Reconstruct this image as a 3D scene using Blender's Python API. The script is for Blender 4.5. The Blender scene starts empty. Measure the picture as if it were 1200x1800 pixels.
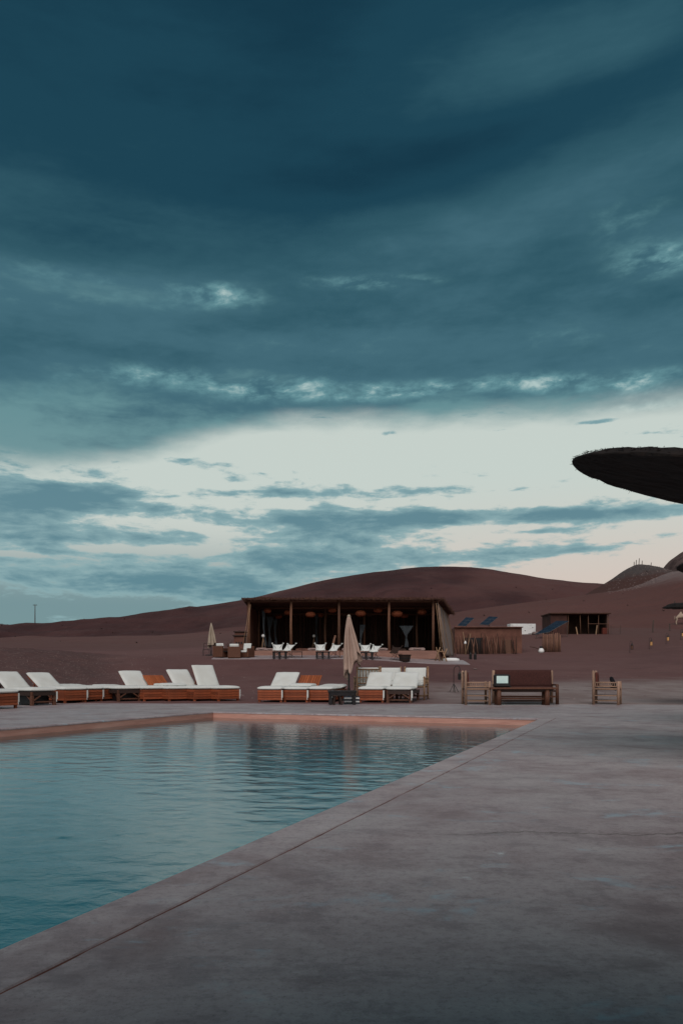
import bpy, bmesh, math, random
import numpy as np
from mathutils import Vector, Matrix, noise as mnoise

random.seed(7)
SC = bpy.context.scene
COL = SC.collection
R = math.radians

# ------------------------------------------------------------------ camera
CAM_H, FPX, PH, PC = 0.81, 1350.0, 1183.0, 600.0      # eye height, focal length, horizon row and centre column
cam = bpy.data.cameras.new('camera')
cam_o = bpy.data.objects.new('camera', cam)
COL.objects.link(cam_o)
cam_o.location = (0, 0, CAM_H)
cam_o.rotation_euler = (R(90), 0, 0)
cam.sensor_fit = 'VERTICAL'
cam.sensor_height = 36.0
cam.lens = 36.0 * FPX / 1800.0
cam.shift_y = (PH - 900.0) / 1800.0
cam.clip_start = 0.05
cam.clip_end = 6000
SC.camera = cam_o
SC.view_settings.view_transform = 'Standard'
SC.view_settings.look = 'None'
SC.view_settings.exposure = 0.6
SC.view_settings.gamma = 1.0
SC.view_settings.use_curve_mapping = False


def PX(px, d):            # lateral position of a column at distance d
    return (px - PC) / FPX * d


def PZ(py, d):            # height of a row at distance d
    return CAM_H + (PH - py) / FPX * d


def PD(py, z=0.0):        # distance at which level z shows on a row
    return FPX * (CAM_H - z) / (py - PH)


# ------------------------------------------------------------------ node helper
class N:
    nt = None

    def __init__(s, v):
        s.v = v

    def _m(op, *args, clamp=False):
        n = N.nt.nodes.new('ShaderNodeMath')
        n.operation = op
        n.use_clamp = clamp
        for i, a in enumerate(args):
            a = a.v if isinstance(a, N) else a
            if isinstance(a, (int, float)):
                n.inputs[i].default_value = a
            else:
                N.nt.links.new(a, n.inputs[i])
        return N(n.outputs[0])

    def __add__(s, o): return N._m('ADD', s, o)
    __radd__ = __add__
    def __sub__(s, o): return N._m('SUBTRACT', s, o)
    def __rsub__(s, o): return N._m('SUBTRACT', o, s)
    def __mul__(s, o): return N._m('MULTIPLY', s, o)
    __rmul__ = __mul__
    def __truediv__(s, o): return N._m('DIVIDE', s, o)


def mth(op, *a): return N._m(op, *a)


def sstep(x, a, b, lo=0.0, hi=1.0):
    n = N.nt.nodes.new('ShaderNodeMapRange')
    n.interpolation_type = 'SMOOTHSTEP'
    N.nt.links.new(x.v, n.inputs[0])
    for i, v in enumerate((a, b, lo, hi)):
        if isinstance(v, N):
            N.nt.links.new(v.v, n.inputs[i + 1])
        else:
            n.inputs[i + 1].default_value = v
    return N(n.outputs[0])


def vec(x, y, z=0.0):
    n = N.nt.nodes.new('ShaderNodeCombineXYZ')
    for i, a in enumerate((x, y, z)):
        if isinstance(a, N):
            N.nt.links.new(a.v, n.inputs[i])
        else:
            n.inputs[i].default_value = a
    return N(n.outputs[0])


def fbm(v, scale, detail=5, rough=0.55, dist=0.0):
    n = N.nt.nodes.new('ShaderNodeTexNoise')
    n.inputs['Scale'].default_value = scale
    n.inputs['Detail'].default_value = detail
    n.inputs['Roughness'].default_value = rough
    n.inputs['Distortion'].default_value = dist
    N.nt.links.new(v.v, n.inputs['Vector'])
    return N(n.outputs[0])


def mixc(f, a, b):
    n = N.nt.nodes.new('ShaderNodeMix')
    n.data_type = 'RGBA'
    if isinstance(f, N):
        N.nt.links.new(f.v, n.inputs[0])
    else:
        n.inputs[0].default_value = f
    for k, c in ((6, a), (7, b)):
        if isinstance(c, N):
            N.nt.links.new(c.v, n.inputs[k])
        else:
            n.inputs[k].default_value = (c[0], c[1], c[2], 1)
    return N(n.outputs[2])


def lin(r, g, b):
    f = lambda c: (c / 255 / 12.92) if c <= 10 else ((c / 255 + 0.055) / 1.055) ** 2.4
    return (f(r), f(g), f(b))


# ------------------------------------------------------------------ sky: late dusk under a broken cloud deck
SUN_EL, SUN_AZ = R(46), R(190)          # soft light from behind the camera
world = bpy.data.worlds.new('World')
SC.world = world
world.use_nodes = True
wt = world.node_tree
wt.nodes.clear()
N.nt = wt


def build_sky():
    tc = wt.nodes.new('ShaderNodeTexCoord')
    sp = wt.nodes.new('ShaderNodeSeparateXYZ')
    wt.links.new(tc.outputs['Generated'], sp.inputs[0])
    dx, dy, dz = (N(sp.outputs[i]) for i in range(3))
    hyp = mth('SQRT', dx * dx + dy * dy + 1e-5)
    a = mth('ARCTAN2', dx, dy)                     # bearing, 0 = north
    e = mth('MAXIMUM', dz, -0.02) / hyp            # slope above the horizon
    e = mth('MINIMUM', e, 3.0)

    def blob(px, py, wx, wy, amp, tilt=0.0):       # a cloud (or a gap) centred on a bearing and slope
        ax = math.atan((px - PC) / FPX)
        ey = (PH - py) / FPX * math.cos(ax)
        u = (a - ax)
        w = (e - ey) - u * tilt
        q = u * u * (1 / (wx / FPX) ** 2) + w * w * (1 / (wy / FPX) ** 2)
        return mth('EXPONENT', q * -1.0) * amp

    # small warp so that cloud edges curl
    w1 = fbm(vec(a * 9, e * 26, 3.1), 1.0, 3, 0.5) - 0.5
    w2 = fbm(vec(a * 9, e * 26, 8.7), 1.0, 3, 0.5) - 0.5
    aw, ew = a + w1 * 0.03, e + w2 * 0.016

    # --- clear sky behind the clouds: pale, warm low on the right, bluer to the left
    sky = wt.nodes.new('ShaderNodeTexSky')
    sky.sky_type = 'NISHITA'
    sky.sun_disc = False
    sky.sun_elevation = SUN_EL
    sky.sun_rotation = SUN_AZ
    warm = sstep(e, 0.26, 0.08) * sstep(a, -0.25, 0.30, 0.35, 1.0)
    clear = mixc(warm, lin(196, 206, 199), lin(207, 191, 180))
    clear = mixc(sstep(e, 0.33, 0.75) * 0.55, clear, lin(120, 165, 170))
    lowleft = sstep(e, 0.20, 0.08) * sstep(a, 0.12, -0.16) * 0.94
    clear = mixc(lowleft, clear, lin(103, 136, 142))
    nm = wt.nodes.new('ShaderNodeMix')
    nm.data_type = 'RGBA'
    nm.blend_type = 'ADD'
    nm.inputs[0].default_value = 0.004
    wt.links.new(clear.v, nm.inputs[6])
    wt.links.new(sky.outputs[0], nm.inputs[7])
    clear = N(nm.outputs[2])

    # --- low broken clouds
    n1 = fbm(vec(aw * 7.5, ew * 27, 0.4), 1.0, 9, 0.60)
    n1b = fbm(vec(aw * 26, ew * 80, 1.4), 1.0, 6, 0.6)
    n1c = fbm(vec(aw * 13, ew * 75, 7.7), 1.0, 8, 0.62)
    d = (n1 - 0.5) * 1.3 + (n1b - 0.5) * 0.75 + (n1c - 0.5) * 0.7 - 0.16
    for b in ((95, 868, 190, 26, .42), (120, 880, 150, 22, .30), (20, 905, 160, 30, .30), (60, 945, 200, 30, .40),
              (520, 912, 200, 17, .42), (820, 906, 260, 13, .50), (1120, 900, 220, 12, .48), (600, 945, 280, 22, .36),
              (480, 975, 210, 24, .40), (1000, 966, 130, 10, .38), (930, 934, 80, 5, .34), (740, 985, 190, 14, .36),
              (720, 858, 110, 10, .27), (500, 866, 70, 9, .28), (890, 862, 110, 8, .25), (600, 872, 80, 7, .2), (395, 869, 40, 6, .22),
              (322, 809, 34, 6, .40), (1050, 742, 55, 5, .40), (900, 755, 60, 3, .25), (680, 760, 60, 5, .22),
              (120, 1010, 260, 24, .35), (330, 1030, 260, 26, .42), (560, 1000, 160, 22, .3), (250, 965, 120, 10, -.40),
              (190, 920, 110, 12, -.14), (330, 870, 90, 30, -.22), (30, 975, 60, 5, -.55), (700, 795, 420, 34, -.26),
              (1050, 835, 260, 36, -.10), (1100, 1010, 160, 20, -.25), (1000, 935, 400, 9, -.10)):
        d = d + blob(*b)
    dens = sstep(d, -0.06, 0.17)
    core = sstep(d, 0.02, 0.55)
    lowc = mixc(core, lin(142, 174, 178), lin(94, 134, 146))
    lowc = mixc(sstep(e, 0.10, 0.33), lowc, mixc(core, lin(128, 164, 170), lin(84, 126, 140)))
    low = mixc(dens * 0.96, clear, lowc)

    # --- the high, dark deck with a soft lower edge
    n2 = fbm(vec(aw * 3.2, ew * 13, 5.5), 1.0, 7, 0.52)
    n3 = fbm(vec(aw * 9.0, ew * 24, 9.5), 1.0, 8, 0.58)
    n6 = fbm(vec(aw * 22.0, ew * 46 - aw * 6, 1.5), 1.0, 7, 0.60)
    edge = sstep(a, -0.38, -0.03, 0.254, 0.330) + (n2 - 0.5) * 0.06 + (n3 - 0.5) * 0.030 + (n6 - 0.5) * 0.012
    deck = sstep(e - edge, -0.021, 0.021)
    # tone of the deck with height, kept going overhead
    n4 = fbm(vec(a * 2.1, e * 4.2 - a * 1.0, 2.2), 1.0, 5, 0.5)
    n5 = fbm(vec(aw * 4.5, ew * 17, 4.4), 1.0, 8, 0.58)
    low_t = sstep(e, 0.66, 0.42, 0.55, 1.0)
    t = (e - 0.30) + (n4 - 0.5) * 0.26 + (n5 - 0.5) * 0.30 * low_t + (n3 - 0.5) * 0.20 * low_t + (n6 - 0.5) * 0.13 * low_t
    for b in ((960, 352, 420, 62, -.15, .26), (860, 235, 330, 46, .19, .20), (420, 330, 300, 60, .10), (620, 290, 260, 70, .09), (1150, 40, 260, 110, -.20), (860, 60, 220, 120, -.14),
              (520, 90, 130, 170, .08), (180, 425, 330, 36, .09), (190, 515, 260, 36, -.14), (1180, 420, 160, 60, -.05), (640, 560, 500, 40, .06),
              (600, 640, 600, 22, .05), (250, 700, 300, 50, .05)):
        t = t + blob(*b)
    c = mixc(sstep(t, -0.03, 0.10), lin(101, 142, 148), lin(67, 106, 120))
    c = mixc(sstep(t, 0.09, 0.26), c, lin(49, 88, 102))
    c = mixc(sstep(t, 0.22, 0.42), c, lin(29, 67, 84))
    c = mixc(sstep(t, 0.44, 0.62), c, lin(22, 56, 73))
    # pale breaks in the deck, ragged where thinner cloud drifts across
    g = None
    for b in ((1165, 458, 70, 26, 1.0), (660, 496, 110, 14, .9), (385, 518, 70, 22, .62), (190, 505, 260, 40, .42),
              (1112, 672, 75, 22, 1.1), (985, 676, 60, 16, .95), (890, 670, 70, 18, .8), (600, 694, 110, 16, 1.0),
              (740, 684, 130, 16, .85), (420, 684, 110, 26, .75), (280, 655, 90, 20, .6), (160, 664, 90, 18, .5),
              (500, 672, 90, 16, .7), (1165, 712, 120, 10, 1.0), (1000, 590, 120, 34, .35), (1100, 390, 90, 60, .35), (60, 690, 120, 20, .4)):
        g = blob(*b) if g is None else g + blob(*b)
    n7 = fbm(vec(aw * 34.0 + ew * 30, ew * 62 - aw * 10, 6.5), 1.0, 6, 0.62)
    rag = (n6 - 0.5) * 2.2 + (n3 - 0.5) * 1.6 + (n7 - 0.5) * 0.9 + 0.42
    g = mth('MINIMUM', g, 1.0) * mth('MAXIMUM', rag, 0.0)
    c = mixc(sstep(g, 0.04, 0.60) * 0.72, c, lin(112, 158, 164))
    c = mixc(sstep(g, 0.42, 0.95) * 0.85, c, lin(186, 206, 203))
    fin = mixc(deck * sstep(e, 0.2, 0.36, 0.9, 1.0), low, c)
    # below the horizon: dull earth
    fin = mixc(sstep(e, 0.0, -0.015), fin, (0.05, 0.045, 0.045))
    bg = wt.nodes.new('ShaderNodeBackground')
    bg.inputs['Strength'].default_value = 0.66
    wt.links.new(fin.v, bg.inputs['Color'])
    out = wt.nodes.new('ShaderNodeOutputWorld')
    wt.links.new(bg.outputs[0], out.inputs[0])


build_sky()

sun = bpy.data.lights.new('sun', 'SUN')
sun.energy = 1.5
sun.angle = R(55)
sun.color = (1.0, 0.90, 0.86)
sun_o = bpy.data.objects.new('sun', sun)
COL.objects.link(sun_o)
sun_o.location = (0, -10, 30)
_d = Vector((math.sin(SUN_AZ) * math.cos(SUN_EL), math.cos(SUN_AZ) * math.cos(SUN_EL), math.sin(SUN_EL)))
sun_o.rotation_euler = _d.to_track_quat('Z', 'Y').to_euler()

# ------------------------------------------------------------------ materials
MATS = {}


def material(name, c1, c2=None, scale=4.0, rough=0.85, stretch=(1, 1, 1), bump=0.0, bscale=None, c3=None, spec=0.3,
             detail=6, coord='Object', vary=0.0, emit=None):
    m = bpy.data.materials.new(name)
    m.use_nodes = True
    nt = m.node_tree
    N.nt = nt
    b = nt.nodes['Principled BSDF']
    b.inputs['Roughness'].default_value = rough
    b.inputs['Specular IOR Level'].default_value = spec
    tc = nt.nodes.new('ShaderNodeTexCoord')
    mp = nt.nodes.new('ShaderNodeMapping')
    nt.links.new(tc.outputs[coord], mp.inputs[0])
    mp.inputs['Scale'].default_value = stretch
    v = N(mp.outputs[0])
    c2 = c2 or tuple(x * 0.7 for x in c1)
    f = sstep(fbm(v, scale, detail, 0.6), 0.3, 0.7)
    col = mixc(f, c1, c2)
    if c3:
        col = mixc(sstep(fbm(v, scale * 0.37, 4, 0.6), 0.5, 0.75), col, c3)
    if vary:
        oi = nt.nodes.new('ShaderNodeObjectInfo')
        hsv = nt.nodes.new('ShaderNodeHueSaturation')
        k = sstep(N(oi.outputs['Random']), 0, 1, 1 - vary, 1 + vary)
        nt.links.new(k.v, hsv.inputs['Value'])
        nt.links.new(col.v, hsv.inputs['Color'])
        col = N(hsv.outputs[0])
    nt.links.new(col.v, b.inputs['Base Color'])
    if bump:
        bn = nt.nodes.new('ShaderNodeBump')
        bn.inputs['Strength'].default_value = 1.0
        bn.inputs['Distance'].default_value = bump
        nt.links.new(fbm(v, bscale or scale * 3, 6, 0.65).v, bn.inputs['Height'])
        nt.links.new(bn.outputs[0], b.inputs['Normal'])
    if emit:
        b.inputs['Emission Color'].default_value = (*emit[:3], 1)
        b.inputs['Emission Strength'].default_value = emit[3]
    MATS[name] = m
    return m


M_TEAK = material('teak', (0.30, 0.078, 0.030), (0.17, 0.042, 0.018), 5, 0.6, (2, 14, 14), 0.002, 20, (0.22, 0.065, 0.028), vary=0.25)
M_TEAKBARE = material('bare_teak', (0.36, 0.105, 0.038), (0.25, 0.066, 0.024), 5, 0.6, (14, 2, 2), 0.002, 20, vary=0.18)
M_DARKWOOD = material('dark_wood', (0.045, 0.024, 0.018), (0.022, 0.012, 0.010), 8, 0.65, (8, 8, 2), 0.002, 20, vary=0.2)
M_BLACKWOOD = material('black_wood', (0.014, 0.012, 0.014), (0.008, 0.007, 0.008), 8, 0.5)
M_BROWNWOOD = material('brown_wood', (0.13, 0.055, 0.032), (0.075, 0.030, 0.018), 6, 0.6, (3, 10, 10), 0.002, 18, vary=0.15)
M_PALEWOOD = material('pale_wood', (0.38, 0.245, 0.175), (0.27, 0.165, 0.115), 7, 0.7, (6, 6, 2), 0.002, 18, vary=0.15)
M_BAMBOO = material('bamboo', (0.32, 0.20, 0.12), (0.20, 0.12, 0.07), 7, 0.6, (6, 6, 2), 0.001, 20, vary=0.15)
M_POLE = material('eucalyptus_pole', (0.16, 0.078, 0.045), (0.09, 0.042, 0.026), 5, 0.8, (8, 8, 1.5), 0.006, 12, vary=0.25)
M_CUSHION = material('cushion_cloth', (0.64, 0.665, 0.64), (0.60, 0.625, 0.60), 3, 0.95, (1, 1, 1), 0.003, 9, (0.57, 0.58, 0.545), spec=0.1)
M_CANVAS = material('canvas', (0.40, 0.285, 0.235), (0.33, 0.232, 0.19), 3, 0.95, (1, 1, 1), 0.004, 14, spec=0.1)
M_CANVAS2 = material('faded_canvas', (0.40, 0.34, 0.27), (0.33, 0.27, 0.21), 3, 0.95, spec=0.1)
M_BLACKMETAL = material('black_metal', (0.012, 0.012, 0.013), (0.02, 0.018, 0.018), 9, 0.5)
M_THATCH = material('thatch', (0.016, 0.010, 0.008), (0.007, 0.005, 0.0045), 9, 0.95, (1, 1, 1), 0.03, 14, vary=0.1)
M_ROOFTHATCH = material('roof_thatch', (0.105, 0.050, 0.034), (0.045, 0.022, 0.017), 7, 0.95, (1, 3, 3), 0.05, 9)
M_REED = material('reed', (0.060, 0.032, 0.022), (0.022, 0.012, 0.010), 6, 0.9, (9, 9, 1.2), 0.01, 9, vary=0.35)
M_CANE = material('cane', (0.20, 0.105, 0.070), (0.11, 0.055, 0.038), 6, 0.85, (8, 8, 1.5), 0.004, 12, vary=0.3)
M_ADOBE = material('adobe', (0.155, 0.070, 0.050), (0.105, 0.046, 0.034), 1.6, 0.95, (1, 1, 1), 0.02, 7, (0.18, 0.085, 0.06))
M_PLINTH = material('plinth_plaster', (0.28, 0.155, 0.12), (0.21, 0.112, 0.09), 1.2, 0.9, (1, 1, 3), 0.01, 7)
M_MESHCLOTH = material('woven_screen', (0.30, 0.24, 0.22), (0.24, 0.19, 0.17), 9, 0.95, (1, 1, 3), 0.006, 30, (0.23, 0.18, 0.16))
M_WOVEN = material('woven_upholstery', (0.075, 0.026, 0.022), (0.036, 0.014, 0.012), 42, 0.95, (1, 1, 1), 0.008, 60)
M_RUST = material('rust_upholstery', (0.15, 0.036, 0.024), (0.08, 0.02, 0.015), 30, 0.95, (1, 1, 1), 0.006, 50)
M_WICKER = material('wicker', (0.30, 0.085, 0.035), (0.15, 0.04, 0.018), 22, 0.8, (1, 1, 3), 0.01, 30)
M_SHEER = material('sheer_curtain', (0.095, 0.11, 0.12), (0.06, 0.07, 0.08), 4, 0.95, (6, 6, 1), spec=0.1)
M_KILIM = material('kilim', (0.42, 0.33, 0.30), (0.10, 0.045, 0.045), 24, 0.95, (1, 1, 1.6))
M_DARKADOBE = material('dark_adobe', (0.075, 0.034, 0.027), (0.048, 0.022, 0.019), 1.6, 0.95, bump=0.02)
M_WHITEPAINT = material('white_paint', (0.80, 0.81, 0.80), (0.73, 0.74, 0.73), 2.5, 0.5, (1, 1, 2), c3=(0.52, 0.50, 0.48))
M_SOLAR = material('solar_glass', (0.022, 0.036, 0.055), (0.014, 0.024, 0.040), 3, 0.12, spec=0.6)
M_ALU = material('aluminium', (0.20, 0.21, 0.22), (0.15, 0.155, 0.16), 5, 0.4)
M_STONE = material('pale_stone', (0.23, 0.18, 0.165), (0.14, 0.10, 0.095), 5, 0.9, bump=0.01)
M_CAMEL = material('camel_hair', (0.46, 0.36, 0.28), (0.36, 0.27, 0.21), 3, 0.95, bump=0.01)
M_SCREEN = material('lit_screen', (0.42, 0.50, 0.47), (0.30, 0.40, 0.40), 4, 0.3, emit=(0.62, 0.80, 0.74, 0.17))
M_LAMPGLASS = material('lamp_glass', (0.55, 0.33, 0.14), (0.40, 0.22, 0.10), 6, 0.3, emit=(1.0, 0.45, 0.14, 0.10))
M_POSTWOOD = material('grey_post', (0.10, 0.07, 0.06), (0.06, 0.045, 0.04), 6, 0.9)
M_TWIG = material('dry_twig', (0.07, 0.040, 0.03), (0.04, 0.025, 0.02), 6, 0.9)


def ground_material(name, kind, tint=1.0):
    m = bpy.data.materials.new(name)
    m.use_nodes = True
    nt = m.node_tree
    N.nt = nt
    b = nt.nodes['Principled BSDF']
    tc = nt.nodes.new('ShaderNodeTexCoord')
    v = N(tc.outputs['Object'])
    sp = nt.nodes.new('ShaderNodeSeparateXYZ')
    nt.links.new(v.v, sp.inputs[0])
    x, y, z = (N(sp.outputs[i]) for i in range(3))
    b.inputs['Roughness'].default_value = 0.95
    b.inputs['Specular IOR Level'].default_value = 0.15
    big = fbm(v, 0.035, 5, 0.6)
    mid = fbm(v, 0.35, 6, 0.62)
    fine = fbm(v, 3.0, 7, 0.7)
    if kind == 'ground':
        c = mixc(sstep(big, 0.38, 0.62), (0.142, 0.074, 0.070), (0.110, 0.057, 0.055))
        c = mixc(sstep(mid, 0.45, 0.75) * 0.6, c, (0.168, 0.096, 0.089))
        # pale trodden strip beyond the paving, thinning out up the slope
        pale = sstep(y + (mid - 0.5) * 9 + (big - 0.5) * 8 + x * -0.35, 36, 27) * sstep(x + (mid - 0.5) * 2, 1.0, 4.5)
        c = mixc(pale * 0.85, c, mixc(sstep(fbm(vec(x * 0.5, y * 0.25, 4.0), 1.0, 7, 0.65), 0.4, 0.62), (0.270, 0.232, 0.222), (0.205, 0.160, 0.150)))
        c = mixc(sstep(fbm(vec(x * 0.7, y * 0.4, 8.0), 1.0, 9, 0.72), 0.52, 0.66) * 0.5, c, (0.088, 0.047, 0.043))
        # dark stony bank on the left
        bank = sstep(x + y * 0.28 + (mid - 0.5) * 4, 1.0, -2.5) * sstep(y, 22, 25) * sstep(y, 60, 46)
        stone = sstep(fbm(v, 5.0, 4, 0.75), 0.52, 0.72)
        c = mixc(bank * 0.85, c, mixc(stone, (0.085, 0.050, 0.048), (0.20, 0.135, 0.12)))
        red = sstep(y, 62, 90)
        c = mixc(red * 0.7, c, mixc(mid, (0.125, 0.068, 0.060), (0.095, 0.050, 0.045)))
        disp, hgt = 0.05, mid * 0.6 + fine * 0.5 + fbm(v, 14, 4, 0.7) * 0.15 + bank * stone * 0.6
    elif kind == 'hill':
        streak = fbm(vec(x * 0.06, y * 0.012, z * 0.05), 1.0, 7, 0.62)
        c = mixc(sstep(big, 0.35, 0.65), (0.082, 0.037, 0.036), (0.054, 0.025, 0.025))
        c = mixc(sstep(streak, 0.46, 0.68) * 0.7, c, (0.092, 0.046, 0.043))
        c = mixc(sstep(fbm(v, 0.10, 6, 0.65), 0.52, 0.72) * 0.6, c, (0.036, 0.018, 0.018))
        c = mixc(sstep(fbm(v, 0.6, 6, 0.75), 0.56, 0.68) * 0.6, c, (0.04, 0.024, 0.022))
        c = mixc(sstep(fbm(v, 0.35, 7, 0.75), 0.42, 0.30) * 0.5, c, (0.125, 0.066, 0.056))
        fold = fbm(vec(x * 0.016, y * 0.010, 3.0), 1.0, 5, 0.5)  # light and shade of soft folds in the land, put into the colour
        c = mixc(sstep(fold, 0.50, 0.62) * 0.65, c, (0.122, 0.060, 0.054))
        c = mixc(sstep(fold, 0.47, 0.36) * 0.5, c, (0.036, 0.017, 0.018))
        disp, hgt = 0.6, mid * 0.7 + fbm(v, 0.12, 6, 0.6) * 2.0 + fine * 0.12
    elif kind == 'mound':
        c = mixc(sstep(fine, 0.40, 0.65), (0.115, 0.098, 0.094), (0.060, 0.050, 0.049))
        c = mixc(sstep(z + (mid - 0.5) * 7, 27.5, 23.5), c, (0.085, 0.044, 0.038))
        c = mixc(sstep(fbm(v, 1.2, 3, 0.8), 0.66, 0.74), c, (0.20, 0.17, 0.16))
        disp, hgt = 0.8, fine * 0.6 + mid
    else:
        c = mixc(sstep(fbm(vec(x * 0.4, y * 0.4, z * 0.1), 1.0, 6, 0.7), 0.4, 0.65), (0.115, 0.08, 0.074), (0.055, 0.036, 0.034))
        c = mixc(sstep(z + (mid - 0.5) * 6, 45, 48), c, (0.10, 0.050, 0.043))
        disp, hgt = 0.9, mid + fine * 0.4
    if tint != 1.0:
        c = mixc(0.62, c, (0.100 * tint, 0.049 * tint, 0.042 * tint))
        c = mixc(sstep(z + (mid - 0.5) * 3 + (big - 0.5) * 8, 18.5, 23.5) * 0.8, c, (0.190, 0.155, 0.150))
    nt.links.new(c.v, b.inputs['Base Color'])
    bn = nt.nodes.new('ShaderNodeBump')
    bn.inputs['Distance'].default_value = disp
    bn.inputs['Strength'].default_value = 0.8
    nt.links.new(hgt.v, bn.inputs['Height'])
    nt.links.new(bn.outputs[0], b.inputs['Normal'])
    return m


def concrete_material(name, tone=1.0):
    m = bpy.data.materials.new(name)
    m.use_nodes = True
    nt = m.node_tree
    N.nt = nt
    b = nt.nodes['Principled BSDF']
    tc = nt.nodes.new('ShaderNodeTexCoord')
    v = N(tc.outputs['Object'])
    sp = nt.nodes.new('ShaderNodeSeparateXYZ')
    nt.links.new(v.v, sp.inputs[0])
    x, y = N(sp.outputs[0]), N(sp.outputs[1])
    big = fbm(v, 0.45, 6, 0.6)
    mid = fbm(vec(x * 1.2, y * 1.3, 0.0), 1.0, 9, 0.66, 0.8)
    fine = fbm(v, 30, 5, 0.75)
    grit = fbm(v, 95, 3, 0.7)
    trowel = fbm(vec(x * 1.6 + y * 0.7, y * 3.2 - x * 0.5, 0.3), 1.0, 8, 0.66, 0.9)
    k = tone
    c = mixc(sstep(big, 0.36, 0.64), (0.308 * k, 0.256 * k, 0.262 * k), (0.374 * k, 0.324 * k, 0.328 * k))
    c = mixc(sstep(mid, 0.48, 0.70) * 0.8, c, (0.225 * k, 0.168 * k, 0.168 * k))
    mot = fbm(vec(x * 4.0, y * 5.0, 5.0), 1.0, 11, 0.74)
    c = mixc(sstep(mot, 0.48, 0.62) * 0.65, c, (0.190 * k, 0.146 * k, 0.154 * k))
    c = mixc(sstep(mot, 0.46, 0.34) * 0.5, c, (0.430 * k, 0.385 * k, 0.385 * k))
    c = mixc(sstep(trowel, 0.52, 0.72) * 0.28, c, (0.410 * k, 0.366 * k, 0.366 * k))
    c = mixc(sstep(grit, 0.40, 0.30) * 0.55, c, (0.44 * k, 0.40 * k, 0.40 * k))
    c = mixc(sstep(grit, 0.58, 0.68) * 0.55, c, (0.10 * k, 0.08 * k, 0.082 * k))
    c = mixc(sstep(fine, 0.46, 0.70) * 0.55, c, (0.150 * k, 0.118 * k, 0.122 * k))
    # blotches of old wash, worn paint flecks and lime spots
    blot = sstep(fbm(vec(x * 0.8 + 3.0, y * 1.4, 9.0), 1.0, 8, 0.66), 0.50, 0.62) * sstep(fbm(v, 6.0, 6, 0.7), 0.38, 0.6)
    c = mixc(blot * 0.45, c, (0.185 * k, 0.138 * k, 0.140 * k))
    worn = sstep(fbm(vec(x * 1.3, y * 2.4, 6.0), 1.0, 8, 0.70, 0.7), 0.555, 0.66) * sstep(fbm(v, 7.0, 5, 0.7), 0.38, 0.62)
    c = mixc(worn * 0.75, c, (0.31 * k, 0.42 * k, 0.48 * k))
    lime = sstep(fbm(vec(x * 3.4, y * 5.0, 2.0), 1.0, 6, 0.66), 0.665, 0.75) * sstep(fine, 0.35, 0.55)
    c = mixc(lime * 0.85, c, (0.58, 0.64, 0.66))
    spot = sstep(fbm(v, 9, 5, 0.62), 0.70, 0.76)
    c = mixc(spot * 0.75, c, (0.07, 0.055, 0.055))
    # an old hairline crack wandering across the paving, crumbled along its rim
    wob = (fbm(vec(x * 1.3, 0.0, 3.3), 1.0, 7, 0.65) - 0.5) * 0.55
    off = mth('ABSOLUTE', y - 3.86 - x * 0.03 - wob)
    run = sstep(x, 0.2, 0.8) * sstep(fbm(v, 2.6, 4, 0.6), 0.36, 0.48)
    crack = sstep(off, 0.012, 0.004) * run
    crumb = sstep(off, 0.16, 0.01) * run * sstep(fbm(v, 13, 5, 0.75), 0.48, 0.58)
    c = mixc(crumb * 0.5, c, (0.155 * k, 0.118 * k, 0.115 * k))
    c = mixc(crack * 0.7, c, (0.085, 0.058, 0.052))
    nt.links.new(c.v, b.inputs['Base Color'])
    rr = sstep(mid, 0.3, 0.7, 0.42, 0.60) + worn * 0.08
    nt.links.new(rr.v, b.inputs['Roughness'])
    b.inputs['Specular IOR Level'].default_value = 0.45
    bn = nt.nodes.new('ShaderNodeBump')
    bn.inputs['Distance'].default_value = 0.006
    bn.inputs['Strength'].default_value = 0.7
    h = trowel * 0.7 + fine * 0.16 + mid * 0.5 - crack * 0.4
    nt.links.new(h.v, bn.inputs['Height'])
    nt.links.new(bn.outputs[0], b.inputs['Normal'])
    return m


def water_material():
    m = bpy.data.materials.new('pool_water')
    m.use_nodes = True
    nt = m.node_tree
    nt.nodes.clear()
    N.nt = nt
    tc = nt.nodes.new('ShaderNodeTexCoord')
    v = N(tc.outputs['Object'])
    sp = nt.nodes.new('ShaderNodeSeparateXYZ')
    nt.links.new(v.v, sp.inputs[0])
    x, y = N(sp.outputs[0]), N(sp.outputs[1])
    h = fbm(vec(x * 9.0, y * 13.0, 1.0), 1.0, 4, 0.6, 0.6)
    bn = nt.nodes.new('ShaderNodeBump')
    bn.inputs['Distance'].default_value = 0.0024
    bn.inputs['Strength'].default_value = 1.0
    nt.links.new(h.v, bn.inputs['Height'])
    gl = nt.nodes.new('ShaderNodeBsdfGlossy')
    nt.links.new(sstep(y, 4.0, 11.0, 0.10, 0.015).v, gl.inputs['Roughness'])   # fine wind ripple, less at the sheltered end
    gl.inputs['Color'].default_value = (0.97, 0.98, 0.98, 1)
    tr = nt.nodes.new('ShaderNodeBsdfTransparent')
    tr.inputs['Color'].default_value = (0.42, 0.86, 0.90, 1)
    fr = nt.nodes.new('ShaderNodeFresnel')
    fr.inputs['IOR'].default_value = 1.70
    for n in (gl, fr):
        nt.links.new(bn.outputs[0], n.inputs['Normal'])
    mx = nt.nodes.new('ShaderNodeMixShader')
    nt.links.new(fr.outputs[0], mx.inputs[0])
    nt.links.new(tr.outputs[0], mx.inputs[1])
    nt.links.new(gl.outputs[0], mx.inputs[2])
    out = nt.nodes.new('ShaderNodeOutputMaterial')
    nt.links.new(mx.outputs[0], out.inputs[0])
    return m


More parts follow.
